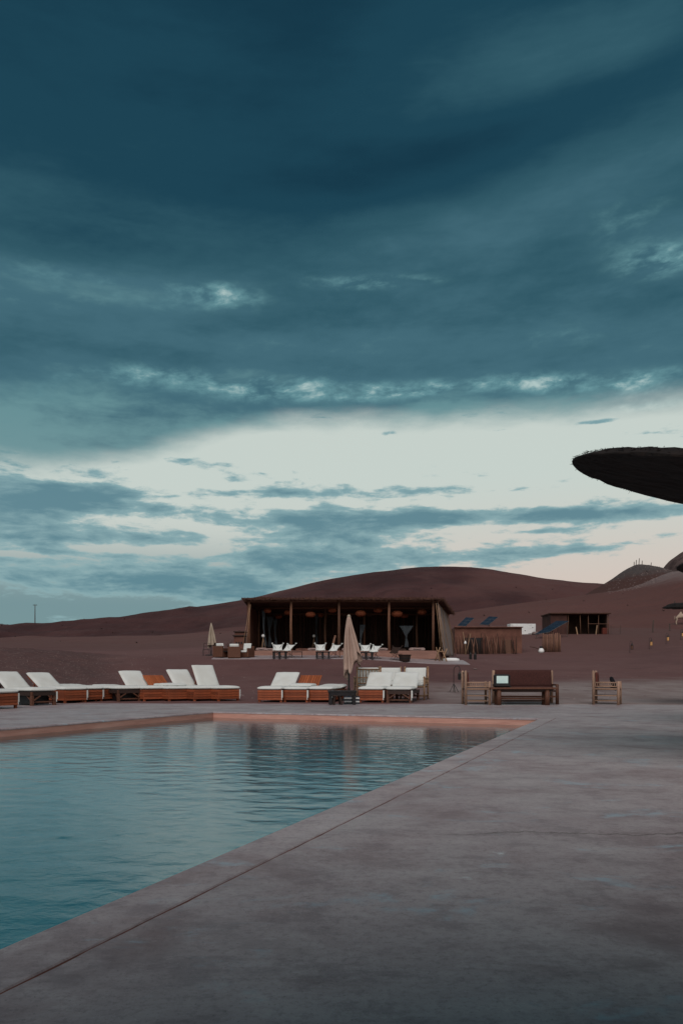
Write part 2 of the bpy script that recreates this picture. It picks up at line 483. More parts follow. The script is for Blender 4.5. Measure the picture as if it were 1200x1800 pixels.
M_GROUND = ground_material('desert_ground', 'ground')
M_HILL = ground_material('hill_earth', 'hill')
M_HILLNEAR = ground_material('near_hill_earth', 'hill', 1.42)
M_MOUND = ground_material('gravel_mound', 'mound')
M_CLIFF = ground_material('cut_cliff', 'cliff')
M_DECK = concrete_material('polished_concrete')
M_COPING = concrete_material('coping_concrete', 1.10)
M_WATER = water_material()
M_POOLWALL = material('pool_plaster', (0.52, 0.275, 0.215), (0.42, 0.205, 0.16), 2.2, 0.55, (1, 1, 9), 0.003, 8, (0.56, 0.32, 0.26))
M_POOLTILE = material('pool_paint', (0.010, 0.37, 0.45), (0.009, 0.33, 0.40), 1.0, 0.6)
M_DIRT = material('joint_dirt', (0.17, 0.062, 0.045), (0.09, 0.036, 0.028), 9, 0.95)


# ------------------------------------------------------------------ mesh helpers
class MB:
    def __init__(s):
        s.v, s.f = [], []

    def add(s, vs, fs):
        o = len(s.v)
        s.v += [tuple(p) for p in vs]
        s.f += [tuple(i + o for i in f) for f in fs]
        return s

    def box(s, c, size, rot=None, taper=1.0):
        hx, hy, hz = (k / 2 for k in size)
        vs = [Vector((sx * hx * (taper if sz > 0 else 1), sy * hy * (taper if sz > 0 else 1), sz * hz))
              for sz in (-1, 1) for sy in (-1, 1) for sx in (-1, 1)]
        if rot is not None:
            vs = [rot @ p for p in vs]
        vs = [p + Vector(c) for p in vs]
        return s.add(vs, [(0, 2, 3, 1), (4, 5, 7, 6), (0, 1, 5, 4), (2, 6, 7, 3), (0, 4, 6, 2), (1, 3, 7, 5)])

    def bar(s, p, q, w, h=None):          # rectangular bar between two points
        p, q = Vector(p), Vector(q)
        h = h or w
        d = q - p
        rot = d.to_track_quat('X', 'Z').to_matrix()
        return s.box((p + q) / 2, (d.length, w, h), rot)

    def tube(s, pts, r, n=8, cap=True):   # a swept round bar; r a number or a list
        pts = [Vector(p) for p in pts]
        rs = r if isinstance(r, (list, tuple)) else [r] * len(pts)
        vs, fs = [], []
        up = Vector((0.31, 0.17, 0.93))
        for i, p in enumerate(pts):
            t = (pts[min(i + 1, len(pts) - 1)] - pts[max(i - 1, 0)]).normalized()
            u = t.cross(up)
            if u.length < 1e-3:
                u = t.cross(Vector((1, 0, 0)))
            u.normalize()
            w = t.cross(u)
            for k in range(n):
                a = 2 * math.pi * k / n
                vs.append(p + (u * math.cos(a) + w * math.sin(a)) * rs[i])
        for i in range(len(pts) - 1):
            for k in range(n):
                k2 = (k + 1) % n
                fs.append((i * n + k, i * n + k2, (i + 1) * n + k2, (i + 1) * n + k))
        if cap:
            fs.append(tuple(reversed(range(n))))
            fs.append(tuple((len(pts) - 1) * n + k for k in range(n)))
        return s.add(vs, fs)

    def lathe(s, prof, c=(0, 0, 0), n=16):     # profile of (radius, z)
        vs, fs = [], []
        for r, z in prof:
            for k in range(n):
                a = 2 * math.pi * k / n
                vs.append((c[0] + r * math.cos(a), c[1] + r * math.sin(a), c[2] + z))
        for i in range(len(prof) - 1):
            for k in range(n):
                k2 = (k + 1) % n
                fs.append((i * n + k, i * n + k2, (i + 1) * n + k2, (i + 1) * n + k))
        fs.append(tuple(reversed(range(n))))
        fs.append(tuple((len(prof) - 1) * n + k for k in range(n)))
        return s.add(vs, fs)

    def pad(s, w, l, t, nx=9, ny=13, lump=0.008, seed=0, M=None):   # a soft cushion lying from y=0 to y=l, bottom at z=0
        vs, fs = [], []
        for side in (0, 1):
            for j in range(ny):
                for i in range(nx):
                    u, v = i / (nx - 1) * 2 - 1, j / (ny - 1) * 2 - 1
                    # squash the grid towards the rim so the edge rolls over
                    uu, vv = math.copysign(1 - (1 - abs(u)) ** 1.6, u), math.copysign(1 - (1 - abs(v)) ** 1.6, v)
                    p = (max(0.0, 1 - abs(uu) ** 9) * max(0.0, 1 - abs(vv) ** 12)) ** 0.42
                    n = mnoise.noise((uu * 1.7 + seed * 3.1, vv * 2.9, seed * 1.3)) * lump
                    z = t / 2 + (1 if side else -1) * (t / 2) * p + (n * p if side else 0)
                    rx = 1 + 0.012 * mnoise.noise((vv * 3, seed, 1.0))
                    q = Vector((uu * w / 2 * rx, (vv + 1) / 2 * l, z))
                    vs.append(M @ q if M else q)
        o = nx * ny
        for j in range(ny - 1):
            for i in range(nx - 1):
                a = j * nx + i
                fs.append((a, a + nx, a + nx + 1, a + 1))
                fs.append((o + a, o + a + 1, o + a + nx + 1, o + a + nx))
        rim = [i for i in range(nx)] + [j * nx + nx - 1 for j in range(1, ny)] + \
              [(ny - 1) * nx + i for i in range(nx - 2, -1, -1)] + [j * nx for j in range(ny - 2, 0, -1)]
        for k in range(len(rim)):
            a, b = rim[k], rim[(k + 1) % len(rim)]
            fs.append((a, b, o + b, o + a))
        return s.add(vs, fs)

    def mesh(s, name, mat, smooth=False, bevel=0.0):
        me = bpy.data.meshes.new(name)
        me.from_pydata(s.v, [], s.f)
        if bevel:
            bm = bmesh.new()
            bm.from_mesh(me)
            bmesh.ops.bevel(bm, geom=bm.edges[:], offset=bevel, segments=1, affect='EDGES', profile=0.5)
            bm.to_mesh(me)
            bm.free()
        mats = mat if isinstance(mat, (list, tuple)) else [mat]
        for m in mats:
            me.materials.append(m)
        if smooth:
            me.polygons.foreach_set('use_smooth', [True] * len(me.polygons))
        me.update()
        return me


def put(name, me, parent=None, loc=None, rot=None):
    o = bpy.data.objects.new(name, me)
    COL.objects.link(o)
    if parent:
        o.parent = parent
    if loc:
        o.location = loc
    if rot:
        o.rotation_euler = rot
    return o


def part(name, mb, mat, parent, smooth=False, bevel=0.0, stuff=False, label=None):
    o = put(name, mb.mesh(name, mat, smooth, bevel), parent)
    if stuff:
        o['kind'] = 'stuff'
    if label:
        o['label'] = label
    return o


def tag(o, label, cat, group=None):
    o['label'] = label
    o['category'] = cat
    o['kind'] = 'thing'
    if group:
        o['group'] = group
    return o


def thing(name, loc, rz, label, cat, group=None, scale=1.0):
    o = bpy.data.objects.new(name, None)
    o.empty_display_size = 0.2
    COL.objects.link(o)
    o.location = loc
    o.rotation_euler = (0, 0, rz)
    o.scale = (scale,) * 3
    return tag(o, label, cat, group)


KIDS = {}


def copy_tree(o, parent=None):
    c = o.copy()
    COL.objects.link(c)
    if parent:
        c.parent = parent
    for ch in list(o.children):
        copy_tree(ch, c)
    return c


def again(proto, loc, rz, label, group=None):
    c = copy_tree(proto)
    c.location = loc
    c.rotation_euler = (0, 0, rz)
    c['label'] = label
    if group:
        c['group'] = group
    return c


def struct(name, me, kind='structure'):
    o = put(name, me)
    o['kind'] = kind
    return o


def head(hx, hy):             # rotation that turns local +y to the given heading
    return math.atan2(-hx, hy)

# ------------------------------------------------------------------ terrain
def _hash(i, j, s):
    n = (i * 374761393 + j * 668265263 + s * 974634777) & 0x7fffffff
    n = ((n ^ (n >> 13)) * 1274126177) & 0x7fffffff
    return ((n ^ (n >> 16)) & 0xffff) / 65535.0


def vnoise(x, y, s=0):
    x, y = np.asarray(x, float), np.asarray(y, float)
    i, j = np.floor(x).astype(np.int64), np.floor(y).astype(np.int64)
    fx, fy = x - i, y - j
    fx, fy = fx * fx * (3 - 2 * fx), fy * fy * (3 - 2 * fy)
    a, b, c, d = _hash(i, j, s), _hash(i + 1, j, s), _hash(i, j + 1, s), _hash(i + 1, j + 1, s)
    return (a * (1 - fx) + b * fx) * (1 - fy) + (c * (1 - fx) + d * fx) * fy - 0.5


def vfbm(x, y, octv=5, s=0, gain=0.5):
    t, a = 0, 1.0
    for k in range(octv):
        t = t + a * vnoise(x * 2 ** k + 17.3 * k, y * 2 ** k - 9.1 * k, s + k)
        a *= gain
    return t


def ss(x, a, b):
    t = np.clip((np.asarray(x, float) - a) / (b - a), 0, 1)
    return t * t * (3 - 2 * t)


def pchip(xs, ys, q):
    xs, ys = np.asarray(xs, float), np.asarray(ys, float)
    h = np.diff(xs)
    dl = np.diff(ys) / h
    m = np.zeros_like(ys)
    for i in range(1, len(xs) - 1):
        if dl[i - 1] * dl[i] > 0:
            w1, w2 = 2 * h[i] + h[i - 1], h[i] + 2 * h[i - 1]
            m[i] = (w1 + w2) / (w1 / dl[i - 1] + w2 / dl[i])
    m[0], m[-1] = 0, dl[-1]
    q = np.clip(np.asarray(q, float), xs[0], xs[-1])
    k = np.clip(np.searchsorted(xs, q) - 1, 0, len(h) - 1)
    t = (q - xs[k]) / h[k]
    return ((1 + 2 * t) * (1 - t) ** 2 * ys[k] + t * (1 - t) ** 2 * h[k] * m[k]
            + t * t * (3 - 2 * t) * ys[k + 1] + t * t * (t - 1) * h[k] * m[k + 1])


def edge_y(x):                 # far rim of the paved deck
    return 20.25 - 0.055 * np.asarray(x, float)


# lie of the land: for some bearings, (distance, level)
_cols = {
    -500: [(30, 1212), (38, 1182), (46, 1148), (60, 1146), (90, 1140), (140, 1126)],
    0: [(27, 1216), (36, 1180), (46, 1143), (60, 1143), (90, 1134), (140, 1118)],
    230: [(28, 1216), (38, 1185), (47, 1153), (60, 1147), (90, 1134), (140, 1116)],
    380: [(30, 1214), (40, 1189), (48, 1159), (51, 1153), (56, 1152), (62, 1143), (90, 1132), (140, 1112)],
    600: [(30, 1214), (40, 1190), (48, 1158.5), (51, 1152.5), (60, 1146), (90, 1134), (140, 1112)],
    800: [(30, 1215), (40, 1192), (48, 1168), (51, 1161), (60, 1155), (75, 1148), (90, 1128), (105, 1114), (140, 1106)],
    950: [(30, 1214), (40, 1193), (50, 1174), (60, 1161), (75, 1147), (85, 1131), (94, 1114), (105, 1112), (140, 1096)],
    1100: [(30, 1213), (40, 1194), (50, 1177), (60, 1164), (75, 1146), (84, 1128), (94, 1113), (140, 1102)],
    1200: [(30, 1213), (40, 1194), (50, 1175), (60, 1160), (75, 1136), (84, 1122), (94, 1113), (140, 1101)],
    1700: [(30, 1212), (40, 1190), (50, 1170), (75, 1125), (94, 1105), (140, 1085)],
}
_cpx = sorted(_cols)
_ctab = []
_dq = np.concatenate([np.arange(18, 100, 0.5), np.arange(100, 141, 1.0)])
for _p in _cpx:
    ds = [20.2, 23.5] + [d for d, _ in _cols[_p]]
    zs = [0.0, 0.02] + [PZ(y, d) for d, y in _cols[_p]]
    _ctab.append(pchip(ds, zs, _dq))
_ctab = np.array(_ctab)


def base_z(x, y):
    x, y = np.asarray(x, float), np.asarray(y, float)
    d = np.clip(y, 18, 140)
    px = np.clip(PC + FPX * x / np.maximum(y, 18), _cpx[0], _cpx[-1])
    k = np.clip(np.searchsorted(_cpx, px) - 1, 0, len(_cpx) - 2)
    cp = np.asarray(_cpx, float)
    t = ss((px - cp[k]) / (cp[k + 1] - cp[k]), 0, 1)
    q = np.interp(d, _dq, np.arange(len(_dq)))
    i = np.clip(np.floor(q).astype(int), 0, len(_dq) - 2)
    f = q - i
    r0 = _ctab[k, i] * (1 - f) + _ctab[k, i + 1] * f
    r1 = _ctab[k + 1, i] * (1 - f) + _ctab[k + 1, i + 1] * f
    z = r0 * (1 - t) + r1 * t
    return np.where(y < 20.2, 0.0, z)


def terrace_mask(x, y):        # level-ish made ground in front of the pavilion
    return ss(x, -9.2, -8.4) * (1 - ss(x, 8.6, 9.6)) * ss(y, 46.5, 47.5) * (1 - ss(y, 58, 60))


def ground_z(x, y):
    x, y = np.asarray(x, float), np.asarray(y, float)
    z = base_z(x, y)
    rough = ss(y, 22, 34) * (1 - 0.9 * terrace_mask(x, y))
    bank = ss(-(x + y * 0.28), -1.0, 2.5) * ss(y, 24, 30) * (1 - ss(y, 50, 58))
    z = z + rough * (vfbm(x * 0.09, y * 0.09, 4, 3) * 0.22 + vfbm(x * 0.5, y * 0.5, 3, 9) * 0.05)
    z = z + bank * (vfbm(x * 1.3, y * 1.3, 4, 21, 0.6) * 0.16)
    far = ss(y, 80, 130)
    z = z + far * vfbm(x * 0.03, y * 0.04, 4, 5) * 1.6
    return z


def gz(x, y):
    return float(ground_z(x, y))


def build_ground():
    ys = np.concatenate([[-600, -200, -60, -26, -16.2, -15.6], np.arange(-15, 17, 4), np.arange(17, 24, 0.16), np.arange(24, 62, 0.30),
                         np.arange(62, 140, 0.8), np.arange(140, 240, 4), [260, 320, 420, 600, 900, 1400, 2200, 3500]])
    us = np.concatenate([np.arange(-3, -0.56, 0.12), np.arange(-0.56, 0.56, 0.0055), np.arange(0.56, 3.01, 0.12)])
    nx, ny = len(us), len(ys)
    U, Y = np.meshgrid(us, ys)
    X = U * np.maximum(Y, 18.0) + np.sign(U) * np.maximum(np.abs(U) - 1, 0) ** 3 * 120
    Z = ground_z(X, Y)
    # the sheet dives under the paving; wind-blown sand laps a little over its rim
    inside = (np.abs(X) < 43) & (Y > -15.4)
    lap = edge_y(X) - Y + vfbm(X * 1.1, Y * 0.4, 4, 31) * 0.30
    Z = np.where(inside, Z + 0.014 - 2.4 * ss(lap, 0.0, 1.2), Z)
    Z = np.where(Y > 140, Z - (Y - 140) * 0.02, Z)
    vs = np.stack([X.ravel(), Y.ravel(), Z.ravel()], 1)
    fs = [(j * nx + i, j * nx + i + 1, (j + 1) * nx + i + 1, (j + 1) * nx + i) for j in range(ny - 1) for i in range(nx - 1)]
    me = bpy.data.meshes.new('ground')
    me.from_pydata(vs.tolist(), [], fs)
    me.materials.append(M_GROUND)
    me.polygons.foreach_set('use_smooth', [True] * len(me.polygons))
    struct('ground', me)


build_ground()


def hill(name, crest, dc, d0, mat, foot_py=1125, back=0.8, rough=1.0, power=1.0, seed=0, fan=0.28, nx=190, ny=90, gully=0.0):
    """A ridge: its crest runs sideways at distance dc, its near foot lies at distance d0."""
    cx = np.array([PX(p, dc) for p, _ in crest])
    cz = np.array([PZ(y, dc) for _, y in crest])
    x0, x1 = cx[0], cx[-1]
    inner = np.clip((np.linspace(-1, 1, nx)), -1, 1)
    xs = np.interp(inner, [-1, 1], [x0, x1])
    czs = pchip(cx, cz, xs)
    ker = np.ones(5) / 5
    czs = np.convolve(np.pad(czs, 2, mode='edge'), ker, 'valid')
    t1 = np.linspace(0, 1, int(ny * 0.65))
    t2 = np.linspace(1, 2, ny - len(t1) + 1)[1:]
    T = np.concatenate([t1, t2])
    zf = PZ(foot_py, d0) - 1.5
    vs = []
    for t in T:
        if t <= 1:               # rises so that the crest, seen from the pool, is the true skyline
            y = d0 + (dc - d0) * t
            k = np.sin(math.pi / 2 * t) ** power
            ef, ec = (zf + 1.5 - CAM_H) / d0, (czs - CAM_H) / dc
            zrise = CAM_H + y * (ef + (ec - ef) * k) - 1.5 * (1 - t) ** 2
        else:
            y = dc + (dc - d0) * back * (t - 1)
            k = np.cos(math.pi / 2 * (t - 1)) ** 1.4
        xw = xs * (1 - fan + fan * min(t, 1.0)) if t <= 1 else xs
        z = zrise if t <= 1 else zf + (czs - zf) * k - (y - dc) * .02
        n = vfbm(xw * 0.02 + seed, y * 0.02, 5, seed) * 5.0 + vfbm(xw * 0.11, y * 0.11, 4, seed + 4) * 1.0
        g = -np.abs(vfbm(xw * 0.05 + seed, y * 0.012, 4, seed + 8)) * gully
        env = math.sin(math.pi * t) * (1 - t) ** .6 * 1.6 if t <= 1 else 0.5 * (t - 1) ** 2
        z = z + (n * rough + g) * env + vfbm(xw * 0.16, np.full_like(xw, y * 0.16), 3, seed + 12) * 0.30 * rough
        vs += np.stack([xw, np.full_like(xw, y), z], 1).tolist()
    m = len(T)
    fs = [(j * nx + i, j * nx + i + 1, (j + 1) * nx + i + 1, (j + 1) * nx + i) for j in range(m - 1) for i in range(nx - 1)]
    me = bpy.data.meshes.new(name)
    me.from_pydata(vs, [], fs)
    me.materials.append(mat)
    me.polygons.foreach_set('use_smooth', [True] * len(me.polygons))
    return struct(name, me)


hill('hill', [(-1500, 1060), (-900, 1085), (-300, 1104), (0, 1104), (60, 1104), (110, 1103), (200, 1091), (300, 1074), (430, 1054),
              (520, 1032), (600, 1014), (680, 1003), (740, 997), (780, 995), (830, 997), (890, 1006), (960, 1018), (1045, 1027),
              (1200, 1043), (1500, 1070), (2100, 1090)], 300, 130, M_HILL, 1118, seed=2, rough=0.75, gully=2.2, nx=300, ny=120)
hill('hill', [(-2200, 1100), (-900, 1092), (-300, 1090), (-60, 1095), (20, 1098), (70, 1101), (160, 1107), (300, 1115)],
     620, 420, M_HILL, 1112, seed=11, rough=0.4)
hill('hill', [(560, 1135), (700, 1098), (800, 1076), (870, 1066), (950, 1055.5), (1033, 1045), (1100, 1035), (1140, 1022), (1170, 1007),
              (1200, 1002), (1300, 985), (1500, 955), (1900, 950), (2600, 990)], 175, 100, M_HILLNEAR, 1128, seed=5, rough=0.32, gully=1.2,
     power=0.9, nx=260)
hill('gravel_mound', [(960, 1075), (1020, 1050), (1045, 1036), (1080, 1015), (1105, 998), (1122, 992), (1135, 993), (1150, 998),
                      (1175, 1006), (1230, 1018), (1330, 1040)], 205, 160, M_MOUND, 1060, seed=7, rough=0.30, power=0.8, fan=0.0)
hill('cliff', [(1158, 1020), (1167, 1001), (1170, 996), (1176, 985), (1183, 981), (1195, 972), (1206, 966), (1225, 957), (1300, 950),
               (1450, 945), (1700, 960), (1900, 1010)], 262, 244, M_CLIFF, 1010, seed=9, rough=0.35, power=0.35, nx=260, fan=0.0)


# ------------------------------------------------------------------ pool and paving
POOL = [Vector((3.52, 13.67)), Vector((-2.68, 16.08)), Vector((-2.68 - 0.4205 * 16, 16.08 - 0.907 * 16)),
        Vector((3.52 - 0.369 * 16, 13.67 - 0.929 * 16))]
WATER_Z = -0.125
SLAB = 0.12


def offset_quad(q, d):
    """Move every side of the quad outwards; d is one distance or one per side (far, left, near, right)."""
    ds = d if isinstance(d, (list, tuple)) else [d] * 4
    lines = []
    for i in range(4):
        a, b = q[i], q[(i + 1) % 4]
        t = (b - a).normalized()
        lines.append((a + Vector((t.y, -t.x)) * ds[i], t))
    out = []
    for i in range(4):
        (p, t), (r, s) = lines[i - 1], lines[i]
        den = t.x * s.y - t.y * s.x
        k = ((r.x - p.x) * s.y - (r.y - p.y) * s.x) / den
        out.append(p + t * k)
    return out


# the quad runs anticlockwise seen from above, so its outward normal is (ey, -ex)
Q1 = offset_quad(POOL, 0.25)
Q2 = offset_quad(POOL, (0.252, 0.252, 0.252, 0.264))


def slab(name, outer, inner, z0, z1, mat, wall_inner=True):
    """A flat slab with an optional hole, with its side faces."""
    bm = bmesh.new()
    loops = [outer] + ([inner] if inner else [])
    edges, rings = [], []
    for lp in loops:
        vs = [bm.verts.new((p[0], p[1], z1)) for p in lp]
        rings.append(vs)
        for i in range(len(vs)):
            edges.append(bm.edges.new((vs[i], vs[(i + 1) % len(vs)])))
    bmesh.ops.triangle_fill(bm, use_beauty=True, edges=edges)
    for f in bm.faces:
        if f.normal.z < 0:
            f.normal_flip()
    for vs in rings:
        low = [bm.verts.new((v.co.x, v.co.y, z0)) for v in vs]
        for i in range(len(vs)):
            k = (i + 1) % len(vs)
            bm.faces.new((vs[i], low[i], low[k], vs[k]))
    me = bpy.data.meshes.new(name)
    bm.to_mesh(me)
    bm.free()
    me.materials.append(mat)
    return me


# expansion joints: the far edge line carried on to the right, and the right edge line carried on beyond the pool
_e1 = (Q2[0] - Q2[1]).normalized()
_e2 = (Q2[0] - Q2[3]).normalized()
G = 0.012
A0 = Q2[0]
out_far = [Vector((x, float(edge_y(x)))) for x in (44, 20, 5, -5, -20, -44)]
j_right = A0 + _e1 * 44
# right-hand field (nearest the camera)
near = Vector((Q2[3].x, Q2[3].y)) - _e2 * 18
def ragged(p, q, n, amp, s):
    """points from p to q, chipped a few millimetres to and fro"""
    t = (q - p).normalized()
    nv = Vector((t.y, -t.x))
    out = []
    for i in range(1, n):
        x = p.lerp(q, i / n)
        out.append(x + nv * amp * (mnoise.noise((x.x * 6, x.y * 6, s)) + .6 * mnoise.noise((x.x * 23, x.y * 23, s))))
    return out


struct('deck', slab('deck', [A0 - _e2 * G] + ragged(A0 - _e2 * G, Q2[3], 260, .006, 2.0) + [Q2[3], Q2[3] - _e2 * 13.5, Vector((44, -15)), j_right - _e2 * G], None, -SLAB, 0.0, M_DECK))
# far field, beyond the pool
_s = ((20.25 - 0.055 * Q2[1].x) - Q2[1].y) / (-_e1.y - 0.055 * _e1.x)
P_INT = Q2[1] - _e1 * _s                     # where the far joint line runs out at the rim of the paving
struct('deck', slab('deck', [P_INT, A0, j_right] + [p for p in out_far if p.x > P_INT.x + .3], None, -SLAB, 0.0, M_DECK))
# left-hand and near fields
_l = (Q2[1] - Q2[2]).normalized()
struct('deck', slab('deck', [Q2[1] - _l * .002, P_INT - _l * .002, Vector((-44, float(edge_y(-44)))), Vector((-44, -15)), Q2[2] - _l * 0.0], None, -SLAB, 0.0, M_DECK))
struct('deck', slab('deck', [Q2[2] - _e2 * G, Vector((-44, -15)) + Vector((G, 0)), Q2[3] - _e2 * 13.5 - Vector((G, 0)), Q2[3] - _e2 * G - Vector((G, 0))], None, -SLAB, 0.0, M_DECK))
struct('joint_filler', slab('joint_filler', [Vector((44, -15)), Vector((44, 17.5)), Vector((-44, 22.3)), Vector((-44, -15))], Q1, -SLAB - 0.02, -0.0035, M_DIRT))


def coping():
    """The raised-edge band round the pool: a rounded nosing over the water, top flush with the paving."""
    prof = [(0.25, -SLAB), (0.25, -0.006), (0.244, 0.0005), (0.022, 0.0005), (0.006, -0.005), (0.0, -0.016), (0.0, -0.028)]
    n = len(prof)
    vs, fs = [], []
    SEG = 60
    ring = []
    for i in range(4):
        a, b = POOL[i], POOL[(i + 1) % 4]
        ring.append(i)
    cor = [offset_quad(POOL, o) if o else POOL for o, _ in prof]
    pts = []
    for i in range(4):
        for s in range(SEG):
            t = s / SEG
            row = []
            for k, (o, z) in enumerate(prof):
                p = cor[k][i].lerp(cor[k][(i + 1) % 4], t)
                w = 0.0035 * mnoise.noise((p.x * 3, p.y * 3, k)) + 0.004 * mnoise.noise((p.x * 0.7, p.y * 0.7, 4.0))
                nrm = (POOL[(i + 1) % 4] - POOL[i]).normalized()
                nv = Vector((nrm.y, -nrm.x))
                if k >= 3:
                    p = p + nv * w
                row.append((p.x, p.y, z))
            pts.append(row)
    for row in pts:
        vs += row
    m = len(pts)
    for i in range(m):
        j = (i + 1) % m
        for k in range(n - 1):
            fs.append((i * n + k, i * n + k + 1, j * n + k + 1, j * n + k))
    me = bpy.data.meshes.new('pool_coping')
    me.from_pydata(vs, [], fs)
    me.materials.append(M_COPING)
    bm = bmesh.new()
    bm.from_mesh(me)
    bmesh.ops.recalc_face_normals(bm, faces=bm.faces[:])
    bm.to_mesh(me)
    bm.free()
    struct('pool_coping', me)


coping()
IN = offset_quad(POOL, 0.008)
_m = MB()
for lo, hi in ((WATER_Z - 0.05, -0.024),):
    for i in range(4):
        a, b = IN[i], IN[(i + 1) % 4]
        _m.add([(a.x, a.y, lo), (b.x, b.y, lo), (b.x, b.y, hi), (a.x, a.y, hi)], [(0, 3, 2, 1)])
struct('pool_wall', _m.mesh('pool_wall', M_POOLWALL))
_m = MB()
DEEP = -0.52
for i in range(4):
    a, b = IN[i], IN[(i + 1) % 4]
    _m.add([(a.x, a.y, DEEP), (b.x, b.y, DEEP), (b.x, b.y, WATER_Z - 0.05), (a.x, a.y, WATER_Z - 0.05)], [(0, 3, 2, 1)])
_m.add([(p.x, p.y, DEEP) for p in IN], [(0, 1, 2, 3)])
struct('pool_basin', _m.mesh('pool_basin', M_POOLTILE))


def build_water():
    """The pool surface: a fine grid carrying real ripples."""
    nu, nv = 300, 760
    rng = np.random.RandomState(4)
    u, v = np.meshgrid(np.linspace(0, 1, nu), np.linspace(0, 1, nv))
    c = [np.array((p.x, p.y)) for p in IN]            # far right, far left, near left, near right
    P = (c[0] * (1 - u[..., None]) + c[1] * u[..., None]) * (1 - v[..., None]) + (c[3] * (1 - u[..., None]) + c[2] * u[..., None]) * v[..., None]
    X, Y = P[..., 0], P[..., 1]
    Z = np.zeros_like(X)
    n = 70
    wl = np.exp(rng.uniform(math.log(0.08), math.log(0.50), n))
    slope = RIPPLE / math.sqrt(n / 2)
    for k in range(n):
        th = rng.normal(1.25, 0.55)
        kk = math.tau / wl[k]
        Z += slope / kk * np.sin(kk * (X * math.cos(th) + Y * math.sin(th)) + rng.uniform(0, math.tau))
    gust = 0.75 + 0.9 * vfbm(X * 0.35, Y * 0.35, 3, 77)
    calm = 0.34 + 0.95 * ss(v, 0.05, 0.6)            # sheltered at the far end
    Z = WATER_Z + Z * np.clip(gust, 0.35, 1.4) * calm
    vs = np.stack([X.ravel(), Y.ravel(), Z.ravel()], 1)
    idx = np.arange(nu * nv).reshape(nv, nu)
    fs = np.stack([idx[:-1, :-1].ravel(), idx[:-1, 1:].ravel(), idx[1:, 1:].ravel(), idx[1:, :-1].ravel()], 1)
    me = bpy.data.meshes.new('water')
    me.from_pydata(vs.tolist(), [], fs.tolist())
    me.materials.append(M_WATER)
    me.polygons.foreach_set('use_smooth', [True] * len(me.polygons))
    struct('water', me)


RIPPLE = 0.026
build_water()


